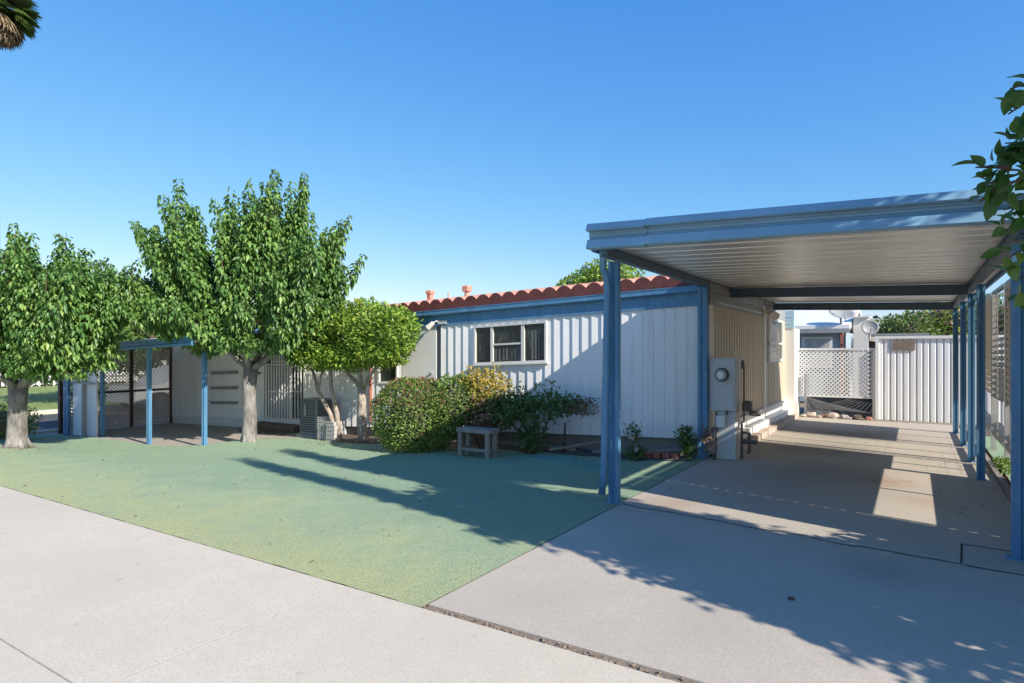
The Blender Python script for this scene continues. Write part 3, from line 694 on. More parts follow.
d.tube([(-2.50,5.50,zt_+.03),(-2.50,5.52,zt_-.05),(-2.51,5.54,zt_-.14),(-2.505,5.60,zt_-.22),(-2.50,5.62,zt_-.30),(-2.52,5.62,1.0),(-2.54,5.62,.28),(-2.555,5.61,.10)], .034, 12)
d.build('downspout', M['blue'], cp, smooth=True)

# louvred screens along the right of the drive
def screen(label, y0, y1, closed, z0=.28, X=1.0, low=True):
    if low: z0 = .06
    t = thing('louvre_screen', label, 'screen', (X,(y0+y1)/2,z0), 'louvred screens along the driveway')
    b = MB()
    for y in (y0, y1-.06): b.box(X-.025, X+.025, y+.015, y+.045, 0, 2.36)
    b.box(X-.03,X+.03,y0+.06,y1-.06,2.32,2.36); b.box(X-.03,X+.03,y0+.06,y1-.06,z0-.03,z0)
    mid = (y0+y1)/2; b.box(X-.035,X-.02,mid-.02,mid+.02,z0,2.32); b.build('frame', M['block'], t)
    s_ = MB(); z = z0+.05
    while z < 2.31:
        lo = (z < .50 or closed == 2) and low; mid_ = .0 < z < .84 and not lo
        if mid_ and (low or z > .42): z += .088; continue        # gap left low in the screen to let sun onto the drive
        open_ = (not closed) or mid_
        ang = math.radians(32.3) if open_ else math.radians(-62)
        hw = .056 if open_ else .058; dx = math.cos(ang)*hw; dz = math.sin(ang)*hw; th = .0015 if open_ else .004
        s_.add([(X-dx,y,z-dz) for y in (y0+.004,y1-.004)]+[(X+dx,y,z+dz) for y in (y0+.004,y1-.004)]+[(X-dx,y,z-dz+th) for y in (y0+.004,y1-.004)]+[(X+dx,y,z+dz+th) for y in (y0+.004,y1-.004)],
               [(0,1,3,2),(4,6,7,5),(0,2,6,4),(1,5,7,3),(0,4,5,1),(2,3,7,6)])
        z += .088
    s_.build('slats', M['cream'], t)

screen('narrow solid louvred screen added unseen behind the front right carport post for shade', 5.52, 6.24, 2)  # added off frame, closed to the bottom to shade the front of the drive
screen('cream louvred screen between the first and second right posts', 6.24, 8.95, 1)
screen('cream louvred screen just behind the second right post', 8.95, 10.12, 1, low=False)
screen('open louvred screen with light between its slats beside the third post', 10.16, 11.72, 0, low=False)
screen('farthest cream louvred screen beside the white shed', 11.78, 13.9, 1, low=False)

# ------------------------------------------------------------------ utilities by the corner
mp = thing('meter_pedestal', 'grey white electric meter cabinet on a narrow pedestal by the blue corner post', 'meter cabinet', (-2.2,8.95,0))
b = MB(); b.bbox(-2.33,-2.05,8.86,9.12,0,.66,.01); M['cab'] = paint('grey_white_cabinet', (.52,.54,.54), .5, .08, 6, (.35,.33,.3), .5); b.build('pedestal', M['cab'], mp)
b = MB(); b.bbox(-2.40,-2.04,8.82,9.12,.665,1.38,.012); b.box(-2.41,-2.03,8.81,9.13,1.375,1.39); b.box(-2.37,-2.07,8.813,8.82,.70,.98); b.box(-2.39,-2.05,8.808,8.82,1.29,1.305); b.build('cabinet', M['cab'], mp)
mt = MB(); mt.disc((-2.22,8.82,1.16), .095, (0,-1,0), .04, 24); me_ = mt.build('meter', M['darkmetal'], mp)
MB().disc((-2.22,8.785,1.16), .078, (0,-1,0), .05, 24).build('meter_dome', M['greymetal'], me_); MB().disc((-2.22,8.735,1.16), .05, (0,-1,0), .005, 20).build('dial', M['white'], me_)
MB().bbox(-2.30,-2.18,8.79,8.855,.44,.60,.01).build('outlet_box', M['pvc'], mp)
b = MB(); b.tube([(-2.30,8.845,.64),(-2.305,8.845,.3),(-2.32,8.85,.02)], .012, 8); b.tube([(-2.16,8.83,.68),(-2.16,8.83,.61)], .015, 8); b.build('conduit', M['pipe'], mp)
gp = thing('pipe_riser', 'dark rusty pipes and shut-off valve at the right side of the meter pedestal', 'pipes', (-1.9,9.05,0))
b = MB(); b.tube([(-2.0,9.0,-.02),(-2.0,9.0,.52)], .018, 8); b.tube([(-2.0,9.0,.36),(-1.90,9.0,.36),(-1.90,9.0,.10),(-1.92,9.0,.08)], .022, 8); b.tube([(-2.0,9.0,.24),(-1.80,9.0,.24)], .03, 8); b.tube([(-1.97,9.0,.5),(-1.97,9.0,1.3)], .012, 8); b.build('pipes', M['pipe'], gp)
b = MB(); b.bbox(-1.99,-1.87,8.95,9.08,.66,.80,.02); b.bbox(-1.90,-1.76,8.97,9.05,.60,.67,.01); b.build('valve', M['pipe'], gp); MB().bbox(-1.99,-1.95,8.9,8.95,1.24,1.36,.01).build('hasp', M['pipe'], gp)

# ------------------------------------------------------------------ air conditioner, blocks, bench, odds and ends
ac = thing('air_conditioner', 'dark grey louvred air conditioning unit against the home beside the security door', 'air conditioner', (-10.0,8.4,-.22))
zb = -.22; b = MB(); b.bbox(-10.25,-9.75,8.2,8.62,zb+.05,zb+.76,.02); b.build('casing', M['acgrey'], ac)
b = MB()
for i in range(14): b.box(-10.21,-9.79,8.188,8.20,zb+.12+i*.045,zb+.14+i*.045)
for i in range(14): b.box(-9.75,-9.738,8.24,8.58,zb+.12+i*.045,zb+.14+i*.045)
b.build('grille', M['darkmetal'], ac); MB().box(-10.29,-9.71,8.16,8.66,zb-.01,zb+.05).build('base_pad', M['block'], ac)
MB().box(-10.08,-10.02,8.175,8.188,zb+.42,zb+.66).build('cover_plate', M['greymetal'], ac)
random.seed(11); k = 0
pos_words = ['bottom', 'second', 'third', 'fourth', 'fifth', 'top']
for c_, (bx_, by_) in enumerate(((-9.32,8.05),(-9.02,8.0))):
    for i in range(6 if c_ == 0 else 5):
        b = MB(); z = gz(bx_,by_)-.01+i*.075; ox = random.uniform(-.015,.015); w_ = .11
        b.box(bx_-w_+ox,bx_+w_+ox,by_-.1,by_+.1,z,z+.022); b.box(bx_-w_+ox,bx_+w_+ox,by_-.1,by_+.1,z+.048,z+.068)
        for q in (-1,-.33,.33,1): b.box(bx_+ox+q*(w_-.018)-.018,bx_+ox+q*(w_-.018)+.018,by_-.095,by_+.095,z+.022,z+.048)
        word = pos_words[i] if not (c_ == 1 and i == 4) else 'top'
        tag(b.build('concrete_block', M['block'], loc=(bx_,by_,z)), '%s grey openwork block of the %s stack beside the air conditioner' % (word, 'left' if c_ == 0 else 'right'), 'block', 'openwork concrete blocks stacked by the air conditioner')
bn = thing('wooden_bench', 'small weathered wooden bench in front of the brown leaved shrub', 'bench', (-5.4,7.6,-.08))
zb = -.085; b = MB(); b.bbox(-5.74,-5.14,7.42,7.70,zb+.37,zb+.43,.01); b.build('seat', M['wood'], bn)
for (x, y) in ((-5.69,7.47),(-5.20,7.47),(-5.69,7.66),(-5.20,7.66)): MB().bbox(x-.035,x+.035,y-.03,y+.03,zb,zb+.369,.006).build('leg', M['wood'], bn)
b = MB(); b.box(-5.655,-5.235,7.455,7.485,zb+.10,zb+.14); b.box(-5.70,-5.68,7.50,7.63,zb+.10,zb+.14); b.box(-5.21,-5.19,7.50,7.63,zb+.10,zb+.14); b.build('stretcher', M['wood'], bn)
# boards and hose on the bed
tag(MB().bar((-5.7,8.55,-.02),(-4.3,8.5,.0),.05,.045).build('timber', M['wood'], loc=(-5,8.5,-.05)), 'short timber edging lying behind the wooden bench', 'timber')
tag(MB().bar((-4.62,8.25,.0),(-3.95,8.72,.13),.03,.03).build('timber', M['wood'], loc=(-4.3,8.5,0)), 'thin pale stick leaning against the skirting beside the rose bush', 'stick')
tag(MB().bar((-4.0,8.45,.0),(-2.75,8.72,.10),.03,.04).build('timber', M['board'], loc=(-3.4,8.5,0)), 'narrow grey lath lying across the dark bed near the blue corner post', 'lath')
hs = MB(); pts = []
for i in range(40): x = -4.6+2.1*i/39; pts.append((x, 8.28+.05*math.sin(x*5)+.12*ss((x+3.2)/.6), gz(x,8.3)+.018+.01*math.sin(x*7)))
hs.tube(pts, .013, 8); tag(hs.build('garden_hose', M['darkmetal'], loc=(-3.5,8.3,0), smooth=True), 'dark garden hose lying along the back edge of the turf', 'hose')
for i, (x, y) in enumerate(((-3.05,8.52),(-2.93,8.58),(-2.82,8.63),(-3.17,8.47))):
    b = MB(); b.bbox(x-.05,x+.05,y-.035,y+.10,-.02,.055,.006); tag(b.build('brick', M['brick'], loc=(x,y,0)), ['second brick from the left in the row by the blue corner post','third red brick from the left in the row by the corner post','red brick nearest the blue corner post','red brick farthest from the blue corner post'][i], 'brick', 'loose red bricks edging the bed')
for i, (x, y, s1, s2) in enumerate(((-4.45,7.75,.26,.15),(-4.05,7.62,.24,.14),(-3.62,7.55,.25,.16),(-4.2,7.95,.2,.12),(-3.35,7.25,.22,.13))):
    b = MB(); b.bbox(x-s1/1.2,x+s1/1.2,y-s2,y+s2,tz(x,y)-.03,tz(x,y)+.022,.01)
    tag(b.build('stepping_stone', paint('green_stone', (.14,.27,.20), .95, .15, 20, streak=(1,1,1), bmp=.006), loc=(x,y,gz(x,y))), ['green square stepping stone nearest the wooden bench','middle green stepping stone of the front row','right green stepping stone of the front row','small green stepping stone closest to the rose bush','green stepping stone nearest the carport downspout'][i], 'stepping stone', 'green stepping stones in the turf')
tag(MB().tube([(-.62,4.08,.003),(-.62,4.08,.012)], .022, 14).build('drain_cap', M['darkmetal'], loc=(-.62,4.08,0)), 'small round dark cap set in the shaded driveway', 'cap')
tag(MB().tube([(-2.30,8.72,.0),(-2.30,8.72,.035)], .03, 12).build('round_cover', M['pipe'], loc=(-2.3,8.72,0)), 'dark pipe cap beside the foot of the blue corner post', 'cap')

# ------------------------------------------------------------------ back of the driveway: lattice fence, shed, rubble
lf = thing('lattice_fence', 'white diagonal lattice fence at the end of the driveway', 'fence', (-1.45,15.7,0))
b = MB(); lattice(b, -2.3, -.70, .46, 1.52, lambda u, z, o: (u, 15.7+o, z), .09, .028, .008); b.build('lattice', M['white'], lf)
MB().box(-2.3,-.70,15.685,15.7,1.50,1.54).build('rail', M['white'], lf); MB().box(-2.3,-.70,15.685,15.7,.44,.48).build('rail', M['white'], lf)
for x in (-2.08,-.73): MB().box(x-.025,x+.025,15.70-.06,15.70-.02,0,.95 if x < -1 else 1.5).build('post', M['greymetal'], lf)
b = MB()
for i in range(9): b.tube([(-2.05+.02*i,15.62,.44-.03*i),(-1.6+.1*i,15.62,.30-.02*i),(-1.2+.06*i,15.62,.42-.01*i)], .004, 5)
for i in range(12): b.tube([(-2.05,15.63,.03+i*.03),(-1.85+.05*i,15.63,.02)], .003, 4)
b.build('loose_wire', M['greymetal'], lf)
tp = MB()
nx, nz = 40, 10
for i in range(nx+1):
    for j in range(nz+1):
        x = -2.1+1.45*i/nx; z = -.02+.46*j/nz; tp.v.append((x, 15.86+.05*noise.noise(Vector((x*7,z*7,1)))+.1*(1-j/nz)*-1, z))
for i in range(nx):
    for j in range(nz): k = i*(nz+1)+j; tp.f.append((k,k+nz+1,k+nz+2,k+1))
tag(tp.build('tarpaulin', M['tarp'], loc=(-1.4,15.9,0)), 'crumpled dark tarpaulin under the white lattice fence', 'tarpaulin')
random.seed(5)
rl = ['pale flat rock','reddish small rock','large tan rock under the lattice fence','white broken slab piece','round brown rock near the right fence post','small grey rock','reddish rock next to the shed corner','tan rock by the white end wall','flat cream rock left of the red one']
for i, (x, y, r, key) in enumerate(((-1.92,15.45,.13,'rock'),(-1.66,15.48,.09,'brick'),(-1.5,15.42,.14,'rock'),(-1.28,15.48,.10,'block'),(-1.05,15.46,.13,'soil'),(-1.18,15.36,.06,'block'),(-.82,15.45,.09,'brick'),(-2.08,15.38,.08,'rock'),(-1.76,15.34,.07,'rock'))):
    b = MB(); b.blob((x,y,r*.3),(r*.9,r*.65,r*.55),2,.22,i)
    lab = ['pale rock at the left end of the rubble row','reddish rock left of the large tan one','large tan rock in the middle of the rubble','grey broken block piece right of the large tan rock','round dark brown rock near the right fence post','smallest grey rock in front of the rubble row','reddish rock next to the shed corner','tan rock beside the white end wall','small flat cream rock in front of the rubble row'][i]
    tag(b.build('rock', M[key], loc=(x,y,0)), lab, 'rock', 'rubble under the lattice fence')
sdh = thing('storage_shed', 'low white ribbed metal shed at the end of the driveway', 'shed', (.4,15.7,0))
b = MB(); b.box(-.66,2.6,15.72,17.6,0,1.74); b.build('wall', M['groove'], sdh)
b = MB(); x = -.66
while x < 2.6:
    pr = [(x,15.72),(x+.02,15.695),(x+.085,15.695),(x+.108,15.72)]
    b.add([(p,q,.0) for p,q in pr]+[(p,q,1.74) for p,q in pr], [(0,3,2,1),(4,5,6,7),(0,1,5,4),(1,2,6,5),(2,3,7,6)]); x += .118
b.build('siding', M['siding'], sdh)
b = MB(); b.box(-.72,2.66,15.66,17.66,1.74,1.80); b.build('roof', M['white'], sdh)
b = MB(); b.box(-.38,.02,15.67,15.70,1.50,1.70)
vt = b.build('vent', paint('rusty_vent', (.22,.17,.13), .8, .3, 20, streak=(1,1,1)), sdh)
b = MB(); b.box(-.70,-.64,15.66,15.70,0,1.74); b.build('corner_trim', M['white'], sdh)

# ------------------------------------------------------------------ neighbours behind
nb = thing('neighbour_home', 'neighbouring home with white roof and blue grey wall seen above the lattice fence', 'house', (-5,20,0))
b = MB(); b.box(-12,-1.75,20,27,0,2.05); b.build('wall', paint('blue_grey_paint', (.34,.43,.50), .6, .08, 2), nb)
b = MB(); b.add([(-12.3,19.7,2.06),(-1.5,19.7,2.06),(-1.5,23.5,2.75),(-12.3,23.5,2.75),(-12.3,27.3,2.06),(-1.5,27.3,2.06),(-12.3,19.7,2.20),(-1.5,19.7,2.20),(-1.5,23.5,2.89),(-12.3,23.5,2.89),(-12.3,27.3,2.20),(-1.5,27.3,2.20)],
      [(0,3,2,1),(3,4,5,2),(6,7,8,9),(9,8,11,10),(0,1,7,6),(1,2,8,7),(2,5,11,8),(5,4,10,11),(4,3,9,10),(3,0,6,9)]); b.build('roof', M['white'], nb)
b = MB(); b.box(-12.3,-1.5,19.62,19.69,1.98,2.10); b.build('gutter', M['greymetal'], nb)
b = MB(); b.box(-2.75,-1.95,19.94,20,1.0,1.88); wi = b.build('window', M['white'], nb); MB().box(-2.68,-2.02,19.93,19.94,1.06,1.82).build('pane', M['curtain'], wi)
b = MB(); b.box(-1.75,-1.68,19.9,20.1,0,2.05); b.build('corner_post', M['brick'], nb)
wb = thing('white_outhouse', 'tall white lean-to beside the neighbouring home, below the big dish', 'lean-to', (-1.2,20.5,0))
b = MB(); b.box(-1.45,-1.08,20.3,21.5,0,2.42); b.build('wall', M['white'], wb); b = MB(); b.box(-1.5,-1.04,20.2,21.6,2.42,2.46); b.build('roof', M['white'], wb)
b = MB(); b.box(-1.04,.2,20.6,22.5,0,1.75); b.build('annex', M['brown'], wb); b = MB(); b.box(-1.04,.35,20.3,22.7,1.9,1.96); b.build('canopy', M['greymetal'], wb)
def dish(label, loc, R, az, dirn, mast):
    t = thing('satellite_dish', label, 'satellite dish', loc); mb = MB(); n, m_ = 20, 5; L_ = Vector(loc); d = Vector(dirn).normalized()
    u = d.cross(Vector((0,0,1))).normalized(); w_ = u.cross(d)
    for j in range(m_+1):
        r_ = R*j/m_
        for k in range(n): a = 2*PI*k/n; mb.v.append(tuple(L_+(u*math.cos(a)+w_*math.sin(a))*r_+d*(r_*r_/R*.28)))
    for j in range(m_):
        for k in range(n): q = j*n+k; q2 = j*n+(k+1)%n; mb.f.append((q,q2,q2+n,q+n))
    o = mb.build('reflector', M['greymetal'], t, smooth=True); md = o.modifiers.new('thick', 'SOLIDIFY'); md.thickness = .012
    b = MB(); b.tube([L_, L_-d*.1, (L_.x,L_.y,mast)], .025, 8); b.build('mast', M['greymetal'], t)
    b = MB(); b.tube([L_-w_*R*.9, L_+d*R*.9-w_*R*.2], .012, 6); b.tube([L_+d*R*.85-w_*R*.2, L_+d*R*.98-w_*R*.2], .04, 8); b.build('feed_arm', M['greymetal'], t)
dish('large shallow satellite dish on a mast above the white lean-to', (-1.72,19.9,2.48), .34, 0, (.25,-.5,.85), 2.1)
dish('smaller grey satellite dish standing right of the white lean-to', (-1.02,19.9,2.12), .21, 0, (.2,-1,.15), 1.75)

# ------------------------------------------------------------------ far left: houses, car
h = thing('far_house', 'white house with picket railing across the side street', 'house', (-38,12,-.3))
b = MB(); b.box(-44,-38,2,30,-.3,2.3); b.build('wall', M['white'], h)
b = MB(); b.box(-45,-37.5,1.5,30.5,2.3,2.55); b.build('roof', M['block'], h)
b = MB()
for i in range(60): b.box(-36.9,-36.86,6+i*.32,6.07+i*.32,-.3,.75)
b.box(-36.92,-36.84,6,25,.70,.76); b.build('railing', M['white'], h)
for y in (8.2,11.5,15): MB().box(-38.02,-37.98,y,y+1.2,.2,1.5).build('window', M['glass'], h)
h2 = thing('beige_house', 'beige walled house at the far left edge across the street', 'house', (-32,5,-.3))
b = MB(); b.box(-38,-33,4,10.2,-.3,2.4); b.build('wall', paint('beige_stucco', (.55,.42,.30), .9, .08, 2), h2); b = MB(); b.box(-38.5,-32.6,3.5,10.6,2.4,2.6); b.build('roof', M['brown'], h2)
bush('dark round shrub at the left edge of the lawn', 'shrub', 'shrub', (-14.9,5.0,-.2), [((-14.95,5.0,.05),(.55,.55,.40),2600,{})], M['hedge'], .05)
car = thing('parked_car', 'silver car parked on the side street beyond the patio lattice', 'car', (-20.1,11.4,-.375))
def carbody():
    zb = -.375; P_ = [(0,.30),(0,.62),(.10,.78),(.9,.86),(1.35,1.28),(1.7,1.38),(2.6,1.38),(3.25,1.05),(3.75,.90),(3.85,.60),(3.85,.30),(3.45,.24),(2.9,.24),(1.0,.24),(.4,.24)]
    mb = MB(); mb.sweep(list(reversed(P_)), lambda a, c: (-20.95+(.14 if c > .95 else 0), 9.55+a, zb+c), lambda a, c: (-19.25-(.14 if c > .95 else 0), 9.55+a, zb+c)); return mb
carbody().build('body', M['carpaint'], car)
b = MB(); zb = -.375
for x, s_ in ((-19.235,1),(-20.965,-1)):
    b = MB(); b.add([(x,10.55,zb+.90),(x,12.95,zb+.92),(x-.13*s_,12.2,zb+1.32),(x-.13*s_,11.3,zb+1.32)], [(0,1,2,3)]); b.build('window', M['glass'], car)
for y in (10.25,12.75):
    for x in (-19.2,-20.85):
        w_ = MB().tube([(x-.1,y,zb+.31),(x+.1,y,zb+.31)], .31, 20).build('wheel', M['rubber'], car)
        MB().tube([(x+.1,y,zb+.31),(x+.115,y,zb+.31)], .19, 16).build('rim', M['greymetal'], w_)
b = MB(); b.bbox(-20.8,-20.4,9.53,9.57,zb+.60,zb+.72,.01); b.build('headlight', M['lampglass'], car); b = MB(); b.bbox(-19.8,-19.4,9.53,9.57,zb+.60,zb+.72,.01); b.build('headlight', M['lampglass'], car)
bush('dark leafy tree across the street behind the patio lattice', 'street_tree', 'tree', (-25,13,-.3), [((-25,13,2.2),(2.6,2.6,1.8),5000,{'amp':.2,'shell':.6}),((-23.5,9.9,2.0),(2.0,1.8,1.3),3500,{'amp':.2,'shell':.6})], M['far'], .22, [([(-25,13,-.4),(-25,13,1.4)],[.2,.14]),([(-25,13,.8),(-23.7,10.3,1.6)],[.1,.08])], core=True)

# ------------------------------------------------------------------ trees
def px2(l, cx, cy, k, z0=1.5): return [((x-cx)*k, z0+(350-y)*k) for x, y in l]
out1 = px2([(350,300),(361,252),(345,214),(303,178),(275,172),(232,186),(178,181),(142,218),(122,270),(118,300),(145,318),(170,340),(200,352),(240,362),(290,368),(325,362),
    (190,300),(310,275),(275,335)], 249, 444, .01815)
mulberry('large mulberry tree with upright leafy shoots and a pale grey trunk', (-10.18,7.04,-.21), [(0,0,-.05),(0,0,.12),(.02,0,.5),(.0,.0,1.0),(.06,.0,1.42)], out1, 1.25, .5, 8, 80, .128, M['mul'], tr=.122, dback=.7)
out2 = px2([(100,330),(120,300),(131,258),(112,262),(88,250),(68,235),(30,235),(15,226),(-15,226),(-45,250),(-60,300),(-55,350),(-20,375),(15,386),(50,384),(80,378),(100,360),
    (20,300),(60,300),(10,345)], 17, 448, .01645)
mulberry('shorter mulberry tree at the left with a stout pale trunk', (-12.43,4.31,-.11), [(0,0,-.05),(0,0,.12),(.02,0,.4),(.04,.0,.75),(.06,.0,1.05)], out2, 1.2, .45, 8, 78, .12, M['mul2'], tr=.135)
# tree right of the camera: it shades the drive and lawn; its lowest sprays hang into view
B3 = (2.55,3.95,0); t3 = thing('shade_tree', 'leafy tree at the right edge hanging over the carport corner', 'tree', B3)
mb = MB(); mb.tube([(2.55,3.95,-.05),(2.5,3.97,.8),(2.45,4.0,1.6),(2.4,4.0,2.3),(2.3,4.0,3.2)], [.2,.15,.13,.12,.08], 12); mb.build('trunk', M['bark'], t3, smooth=True)
random.seed(21); rng = np.random.default_rng(21)
lb = MB(); Ps = []; Ds = []; Ns = []; Ls = []
def shoot(st, e, per=60, leaf=.10, spread=.09, sag=.12, draw=True):
    st = np.array(st, float); e = np.array(e, float); h = e-st; ctrl = st+h*.5+UP*sag*np.linalg.norm(h)
    cnt = max(8, int(per*np.linalg.norm(h))); tt = rng.uniform(.1, 1, cnt)[:,None]
    q = (1-tt)**2*st+2*(1-tt)*tt*ctrl+tt**2*e; tan = 2*(1-tt)*(ctrl-st)+2*tt*(e-ctrl); tan /= np.linalg.norm(tan, axis=1, keepdims=True)
    side = np.cross(tan, rnd(cnt)); side /= np.linalg.norm(side, axis=1, keepdims=True)
    Ps.append(q+side*spread*rng.random((cnt,1))); Ds.append(side*.8+tan*.4-UP*.25+rnd(cnt)*.2); Ns.append(UP+side*.3+rnd(cnt)*.4); Ls.append(leaf*rng.uniform(.6,1.2,cnt))
    if draw: lb.tube([tuple(st), tuple((st+2*ctrl+e)/4), tuple(e)], [.016,.010,.004], 5, False)
for i in range(230):
    z0 = random.uniform(1.7, 3.2); st = (2.4+random.uniform(-.25,.25), 4.0+random.uniform(-.2,.2), z0)
    a = random.uniform(0, 2*PI); r = random.uniform(.3,1)**.7; zt_ = random.uniform(1.9, 3.75)
    k = 1-.45*((zt_-2.9)/1.8)**2
    e = (2.35+math.cos(a)*1.55*r*k, 4.0+math.sin(a)*.80*r*k, zt_)
    if e[0] < .42+.16*e[1]: continue
    shoot(st, e, 110, .12, .14)
for (x, y, z, n_) in ((2.7,2.95,1.9,12),(2.6,3.15,2.4,12),(2.2,3.35,2.3,10),(3.1,3.0,2.3,8),(2.3,3.2,3.3,14)):
    for _ in range(n_): shoot((2.35+random.uniform(-.1,.1),3.95+random.uniform(-.1,.1),3.0), (x+random.gauss(0,.24),y+random.gauss(0,.13),z+random.uniform(-.5,.1)), 80, .12, .13)
for (y, zt_, w_, n_) in ((3.22,7.1,.05,10),(4.10,7.1,.09,14)):      # two tall upright shoots
    for _ in range(n_): shoot((2.4+random.gauss(0,w_),y+random.gauss(0,w_*.6),3.1), (2.4+random.gauss(0,w_),y+random.gauss(0,w_*.8),zt_-random.uniform(0,1.6)), 60, .12, .10, 0)
for i in range(46):
    x = random.uniform(1.15,2.1); shoot((2.4,4.1,3.3), (x,4.72+random.gauss(0,.10),random.uniform(3.9,4.95)), 70, .12, .13)
for i in range(10): shoot((2.6,4.2,3.3), (random.uniform(2.0,3.3),4.72+random.gauss(0,.12),random.uniform(4.4,5.2)), 30, .12, .10)
# sprays in view, each at its own place beside the carport corner
P = np.concatenate(Ps); L = np.concatenate(Ls); leaves('crown', M['shade'], t3, P, np.concatenate(Ds), np.concatenate(Ns), L, L*.7); Ps = []; Ds = []; Ns = []; Ls = []
for (a, b_) in (((1.0,4.1,2.6),(.40,4.1,2.47)), ((.9,4.15,2.5),(.30,4.1,2.36)), ((.42,4.1,2.44),(.27,4.05,2.45)), ((.40,4.1,2.38),(.29,4.12,2.28)), ((.9,4.15,2.9),(.42,4.15,2.86)), ((.9,4.15,3.0),(.41,4.12,2.72)), ((.9,4.1,2.5),(.40,4.15,2.58)),
                ((.8,4.2,2.4),(.40,4.2,2.24)), ((.8,4.2,2.3),(.38,4.2,2.12)), ((.8,4.2,2.2),(.41,4.2,1.98)), ((.9,4.2,2.1),(.44,4.2,1.86)), ((.7,4.1,2.45),(.40,4.05,2.34)), ((.9,4.1,2.0),(.47,4.15,1.76))):
    shoot(a, b_, 70, .10, .06, .05)
lb.build('branch', M['twig'], t3); P = np.concatenate(Ps); L = np.concatenate(Ls)
leaves_smooth('hanging_leaves', M['shade'], t3, P, np.concatenate(Ds), np.concatenate(Ns), L, L*.6)

bush('low spreading shrub added unseen under the overhanging tree to shade the driveway', 'shrub', 'shrub', (2.5,3.9,0), [((2.5,3.95,1.25),(.85,.60,.50),2600,{'amp':.25,'shell':.6})], M['shade'], .11, [([(2.5,3.9,-.05),(2.5,3.95,1.2)],[.05,.03])], core=True)  # added out of view to fill in the driveway shade
bush('dense unseen shrub added beyond the right edge to shade the driveway by the front right carport post', 'shrub', 'shrub', (2.2,4.85,0), [((2.3,4.75,.9),(.95,.5,.85),4200,{'amp':.2,'shell':.5}),((1.9,5.3,.75),(.55,.4,.6),1800,{'amp':.25,'shell':.5})], M['shade'], .11, [([(2.2,4.8,-.05),(2.2,4.8,.8)],[.05,.03])], core=True)  # added out of view, darkens the drive near the right post
# two small ornamental trees by the home
def orn(label, base, stems, lobes, leaf=.075):
    return bush(label, 'ornamental_tree', 'tree', base, lobes, M['fic'], leaf, stems, core=False, group='small clipped trees in front of the home', aspect=.5, stemmat='bark_s')
orn('small yellow green tree with two thin leaning pale stems', (-8.92,8.0,-.17),
    [([(-8.92,8.0,-.2),(-9.05,7.95,.3),(-9.35,7.9,.75),(-9.5,7.9,1.15)],[.05,.04,.035,.02]),([(-8.9,8.02,-.2),(-8.95,8.0,.35),(-9.1,8.0,.8),(-9.12,8.0,1.3)],[.055,.045,.035,.02]),([(-9.35,7.9,.75),(-9.2,7.9,1.2)],[.03,.015])],
    [((-9.35,7.95,1.45),(.50,.45,.33),2600,{'amp':.15,'shell':.6}),((-9.15,7.9,1.90),(.50,.45,.34),2600,{'amp':.3,'shell':.6}),((-8.85,7.95,1.35),(.5,.45,.22),1400,{'amp':.15,'shell':.6})])
orn('rounded yellow green tree with one thick spotted trunk', (-8.4,8.15,-.16),
    [([(-8.4,8.15,-.2),(-8.42,8.12,.1),(-8.4,8.1,.5),(-8.42,8.1,.85)],[.10,.085,.075,.07]),([(-8.42,8.1,.82),(-8.7,8.05,1.05),(-8.75,8.05,1.4)],[.05,.035,.02]),([(-8.42,8.1,.82),(-8.4,8.05,1.1),(-8.42,8.0,1.4)],[.05,.035,.02]),([(-8.4,8.1,.8),(-8.15,8.05,1.05),(-7.85,8.0,1.3)],[.05,.035,.02])],
    [((-8.10,8.05,1.90),(.74,.55,.46),4600,{'amp':.2,'shell':.55}),((-7.80,8.0,1.50),(.60,.45,.30),2600,{'amp':.12,'shell':.55}),((-8.5,8.0,1.40),(.55,.45,.26),2400,{'amp':.12,'shell':.55}),((-7.50,8.0,1.86),(.40,.4,.36),1500,{'amp':.12,'shell':.5})])

# hedge mass, red-tipped; yellow-topped shrub; rose; small plants
hd = bush('large clipped green bush with reddish tips beside the wooden bench', 'clipped_bush', 'bush', (-6.75,7.75,-.12), [((-6.80,7.75,.42),(.68,.60,.60),11000,{'power':2.6,'amp':.07,'shell':.25}),((-6.15,7.95,.60),(.42,.45,.50),3600,{'power':2.4,'amp':.08,'shell':.25})], M['hedge'], .05)
P, d = bush_pts((-6.76,7.76,.45), (.68,.61,.60), 4200, .10, .07, 2.6, -6.7); k = (P[:,2] > .62)&(rng.random(len(P)) < .55); P, d = P[k], d[k]; n = len(P)
leaves('red_tips', M['hedgered'], hd, P, d*.6+rnd(n)*.5+UP*.5, d+rnd(n)*.5, .045*rng.uniform(.7,1.2,n), .024*np.ones(n))
ys_ = bush('shrub with sunlit yellow top and dry brown lower leaves behind the bench', 'shrub', 'shrub', (-5.75,8.15,-.08), [((-5.85,8.2,.88),(.48,.36,.32),2600,{'amp':.3,'shell':.6})], M['yel'], .06, core=False)
bush('', '', '', (-5.75,8.15,-.08), [((-5.7,8.1,.48),(.40,.38,.34),2400,{'amp':.15,'shell':.6})], M['brownleaf'], .055, parent=ys_, part='dry_foliage', core=False, stems=[([(-5.75,8.15,-.1),(-5.7,8.15,.35),(-5.8,8.2,.8)],[.03,.025,.015]),([(-5.72,8.15,-.1),(-5.55,8.1,.35),(-5.5,8.2,.7)],[.025,.02,.012]),([(-5.8,8.15,-.1),(-5.95,8.05,.3),(-6.0,8.1,.6)],[.02,.015,.01])])
bush('', '', '', (-5.75,8.15,-.08), [((-5.98,7.95,.62),(.30,.3,.30),1300,{'amp':.15,'shell':.6})], M['rose'], .055, parent=ys_, part='green_foliage', core=False)
